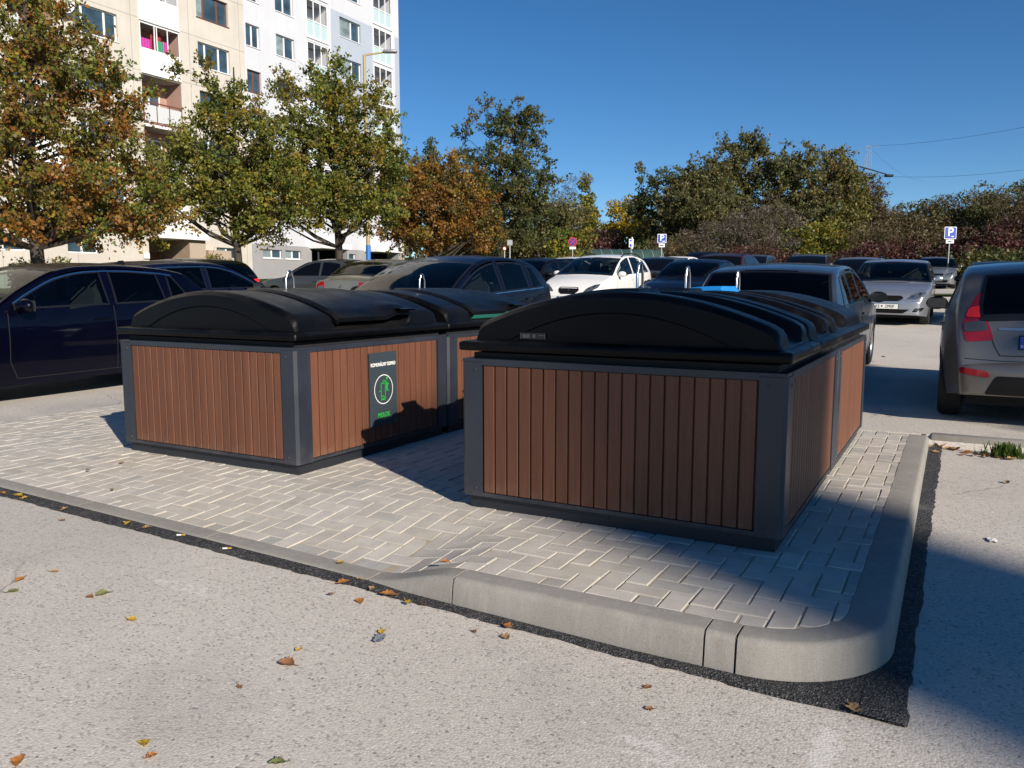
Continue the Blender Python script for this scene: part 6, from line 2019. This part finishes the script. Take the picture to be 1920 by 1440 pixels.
LV = [(33, 931, .10, .085, 'yellow', 'large yellow orange leaf at the left end of the dark strip'), (48, 934, .10, .05, 'yellow', 'yellow leaf tucked right of the large one at the strip end'), (6, 925, .11, .05, 'orange', 'orange leaf at the left picture edge by the flush kerb'),
 (122, 955, .085, .05, 'tan', 'tan leaf on the dark strip near its left end'), (117, 977, .085, .045, 'brown', 'brown leaf on pale asphalt just below the strip on the left'), (238, 983, .075, .065, 'yellow', 'wide yellow tan leaf on the dark strip, left part'), (274, 991, .07, .055, 'tan', 'tan leaf right of the wide yellow tan one on the strip'),
 (37, 1088, .08, .06, 'orange', 'orange brown leaf on the left asphalt above the green one'), (24, 1110, .08, .06, 'green', 'green leaf lying flat at the far left of the asphalt'), (102, 1073, .07, .045, 'tan', 'faded tan leaf on the left asphalt'), (192, 1116, .06, .065, 'green', 'green leaf touching a brown one on the left asphalt'), (168, 1121, .06, .05, 'brown', 'brown leaf touching the green one on the left asphalt'),
 (247, 1164, .05, .055, 'yellow', 'yellow leaf alone in the middle of the left asphalt'), (645, 1092, .03, .075, 'orange', 'orange leaf lying on the strip below the start of the raised kerb'), (671, 1089, .035, .055, 'yellow', 'bright yellow leaf on the strip leaning on the flush kerb'), (698, 1105, .03, .05, 'tan', 'flat tan leaf on the strip below the kerb ramp'), (725, 1116, .025, .085, 'orange', 'largest curled orange leaf on the strip below the kerb ramp'),
 (675, 1128, .02, .06, 'orange', 'curled orange leaf on pale asphalt beside the strip'), (765, 1131, .02, .045, 'yellow', 'small yellow leaf on the strip under the first kerb joint'), (796, 1133, .02, .05, 'orange', 'orange leaf at the foot of the raised kerb'), (715, 1186, .01, .045, 'yellow', 'yellow leaf next to the crumpled foil scrap'), (559, 1220, .02, .035, 'yellow', 'tiny yellow leaf above the large brown one'),
 (537, 1247, .02, .08, 'brown', 'large brown leaf in the middle of the front asphalt'), (270, 1395, .02, .055, 'yellow', 'yellow leaf near the lower left picture edge'), (285, 1420, .02, .045, 'orange', 'orange leaf just below the yellow one near the lower picture edge'), (520, 1433, .015, .06, 'green', 'greenish yellow leaf cut by the lower picture edge'), (35, 1430, .05, .06, 'orange', 'orange leaf in the lower left picture corner'),
 (953, 1177, .012, .06, 'orange', 'orange leaf on the strip in front of the long kerb stone'), (948, 1197, .005, .055, 'tan', 'tan leaf on pale asphalt in front of the long kerb stone'), (889, 1186, .005, .03, 'brown', 'small brown leaf left of the tan one before the long kerb stone'), (639, 1056, .06, .05, 'yellow', 'yellow leaf standing on the flush kerb edge'), (835, 1056, .14, .05, 'orange', 'pinkish orange leaf on the pavers near the kerb ramp'),
 (227, 869, .14, .05, 'tan', 'tan leaf on the pavers in front of the left bin corner'), (210, 918, .12, .045, 'yellow', 'yellow green leaf on the pavers near the left flush kerb'), (165, 882, .14, .04, 'brown', 'brown leaf scrap on the pavers left of the tan one'), (1600, 1331, .012, .075, 'tan', 'dry tan leaf on the corner of the dark strip'), (1215, 1291, .004, .04, 'brown', 'small brown leaf on asphalt below the narrow kerb stone'), (1205, 1227, .012, .04, 'orange', 'orange brown leaf against the long kerb stone near its right end'),
 (1887, 906, .035, .06, 'tan', 'tan leaf alone on the right hand asphalt'), (1656, 670, .32, .08, 'brown', 'brown leaf on the asphalt behind the silver estate car'), (1218, 1331, .004, .035, 'brown', 'tiny dark leaf between the two worn paint patches'), (450, 1290, .01, .03, 'brown', 'tiny brown leaf in the middle of the open asphalt'), (620, 1115, .02, .03, 'brown', 'tiny brown leaf at the edge of the strip left of the orange leaves')]
for i, (a, b_, z_, s_, c_, lab) in enumerate(LV):
    g_ = gz(*onplane(a, b_, z_)) if z_ < .12 else z_
    fallen(a, b_, (g_ + (.012 if 'strip' in lab and 'below the strip' not in lab and 'beside the strip' not in lab else .001)) if z_ < .115 and 'pavers' not in lab and 'flush' not in lab else z_ + .001, s_, c_, lab, seed=i)
for i, (a, b_, s_) in enumerate(((1749, 840, .075), (1765, 838, .085), (1779, 842, .08), (1792, 844, .075), (1754, 849, .06), (1815, 850, .06), (1844, 853, .07), (1850, 857, .05), (1897, 862, .065), (1870, 858, .05), (1828, 855, .05), (1806, 853, .045))):
    fallen(a, b_, .062, s_ * 1.5, ('tan', 'orange', 'tan', 'orange')[i % 4], 'dry leaf in the row blown against the foot of the old kerb', 'dry leaves along the old kerb', seed=100 + i)
for (a, b_, lab) in ((337, 1006, 'white cigarette end on the dark strip, the left one'), (423, 1028, 'white and yellow cigarette end on the dark strip, the right one')):
    x_, y_ = onplane(a, b_, .07); z_ = gz(x_, y_) + .014
    cg = thing('cigarette_end', lab, 'cigarette end', (x_, y_, z_ + .004), .6)
    mb = MB(); mb.tube([(-.014, 0, 0), (.008, 0, 0)], .004, 10); mb.build('paper', M('white_print'), cg, smooth=60)
    mb = MB(); mb.tube([(.008, 0, 0), (.028, 0, 0)], .0041, 10); mb.build('filter', M('leaf_yellow'), cg, smooth=60)
def scrap(px_, py_, z_, size, mat_, lab, seed):
    r_ = random.Random(seed); x_, y_ = onplane(px_, py_, z_)
    mb = MB(); mb.grid([[(u * size, v_ * size * .6, size * .22 * abs(sin(u * 7 + v_ * 5 + seed)) + .002) for v_ in (-.5, -.25, 0, .25, .5)] for u in (-.5, -.3, -.1, .1, .3, .5)])
    o = mb.build('litter', M(mat_), None, smooth=30); o.location = (x_, y_, z_); o.rotation_euler = (0, 0, seed)
    tag(o, lab, 'litter')
M('foil', (.32, .36, .40), .3, .4)
scrap(712, 1200, gz(*onplane(712, 1200, .0)) + .002, .06, 'foil', 'crumpled blue grey foil scrap on the front asphalt', 2)
scrap(1860, 1016, .018, .07, 'white_print', 'white paper scrap on the shaded asphalt at the right', 5)
M('line_paint', (.5, .5, .48), .8)
mb = MB()
for (xa_, xb_, ya_, yb_) in ((-.1, .0, 16.5, 19.2), (-.1, 2.2, 18.9, 19.02), (-2.75, -2.65, 15.5, 19.2)):
    n_ = max(2, int((yb_ - ya_) / .5) + 1)
    mb.grid([[(x2, lerp(ya_, yb_, q / n_), gz(x2, lerp(ya_, yb_, q / n_)) + .012) for x2 in (xa_, xb_)] for q in range(n_ + 1)])
struct(mb.build('bay_line', M('line_paint')))
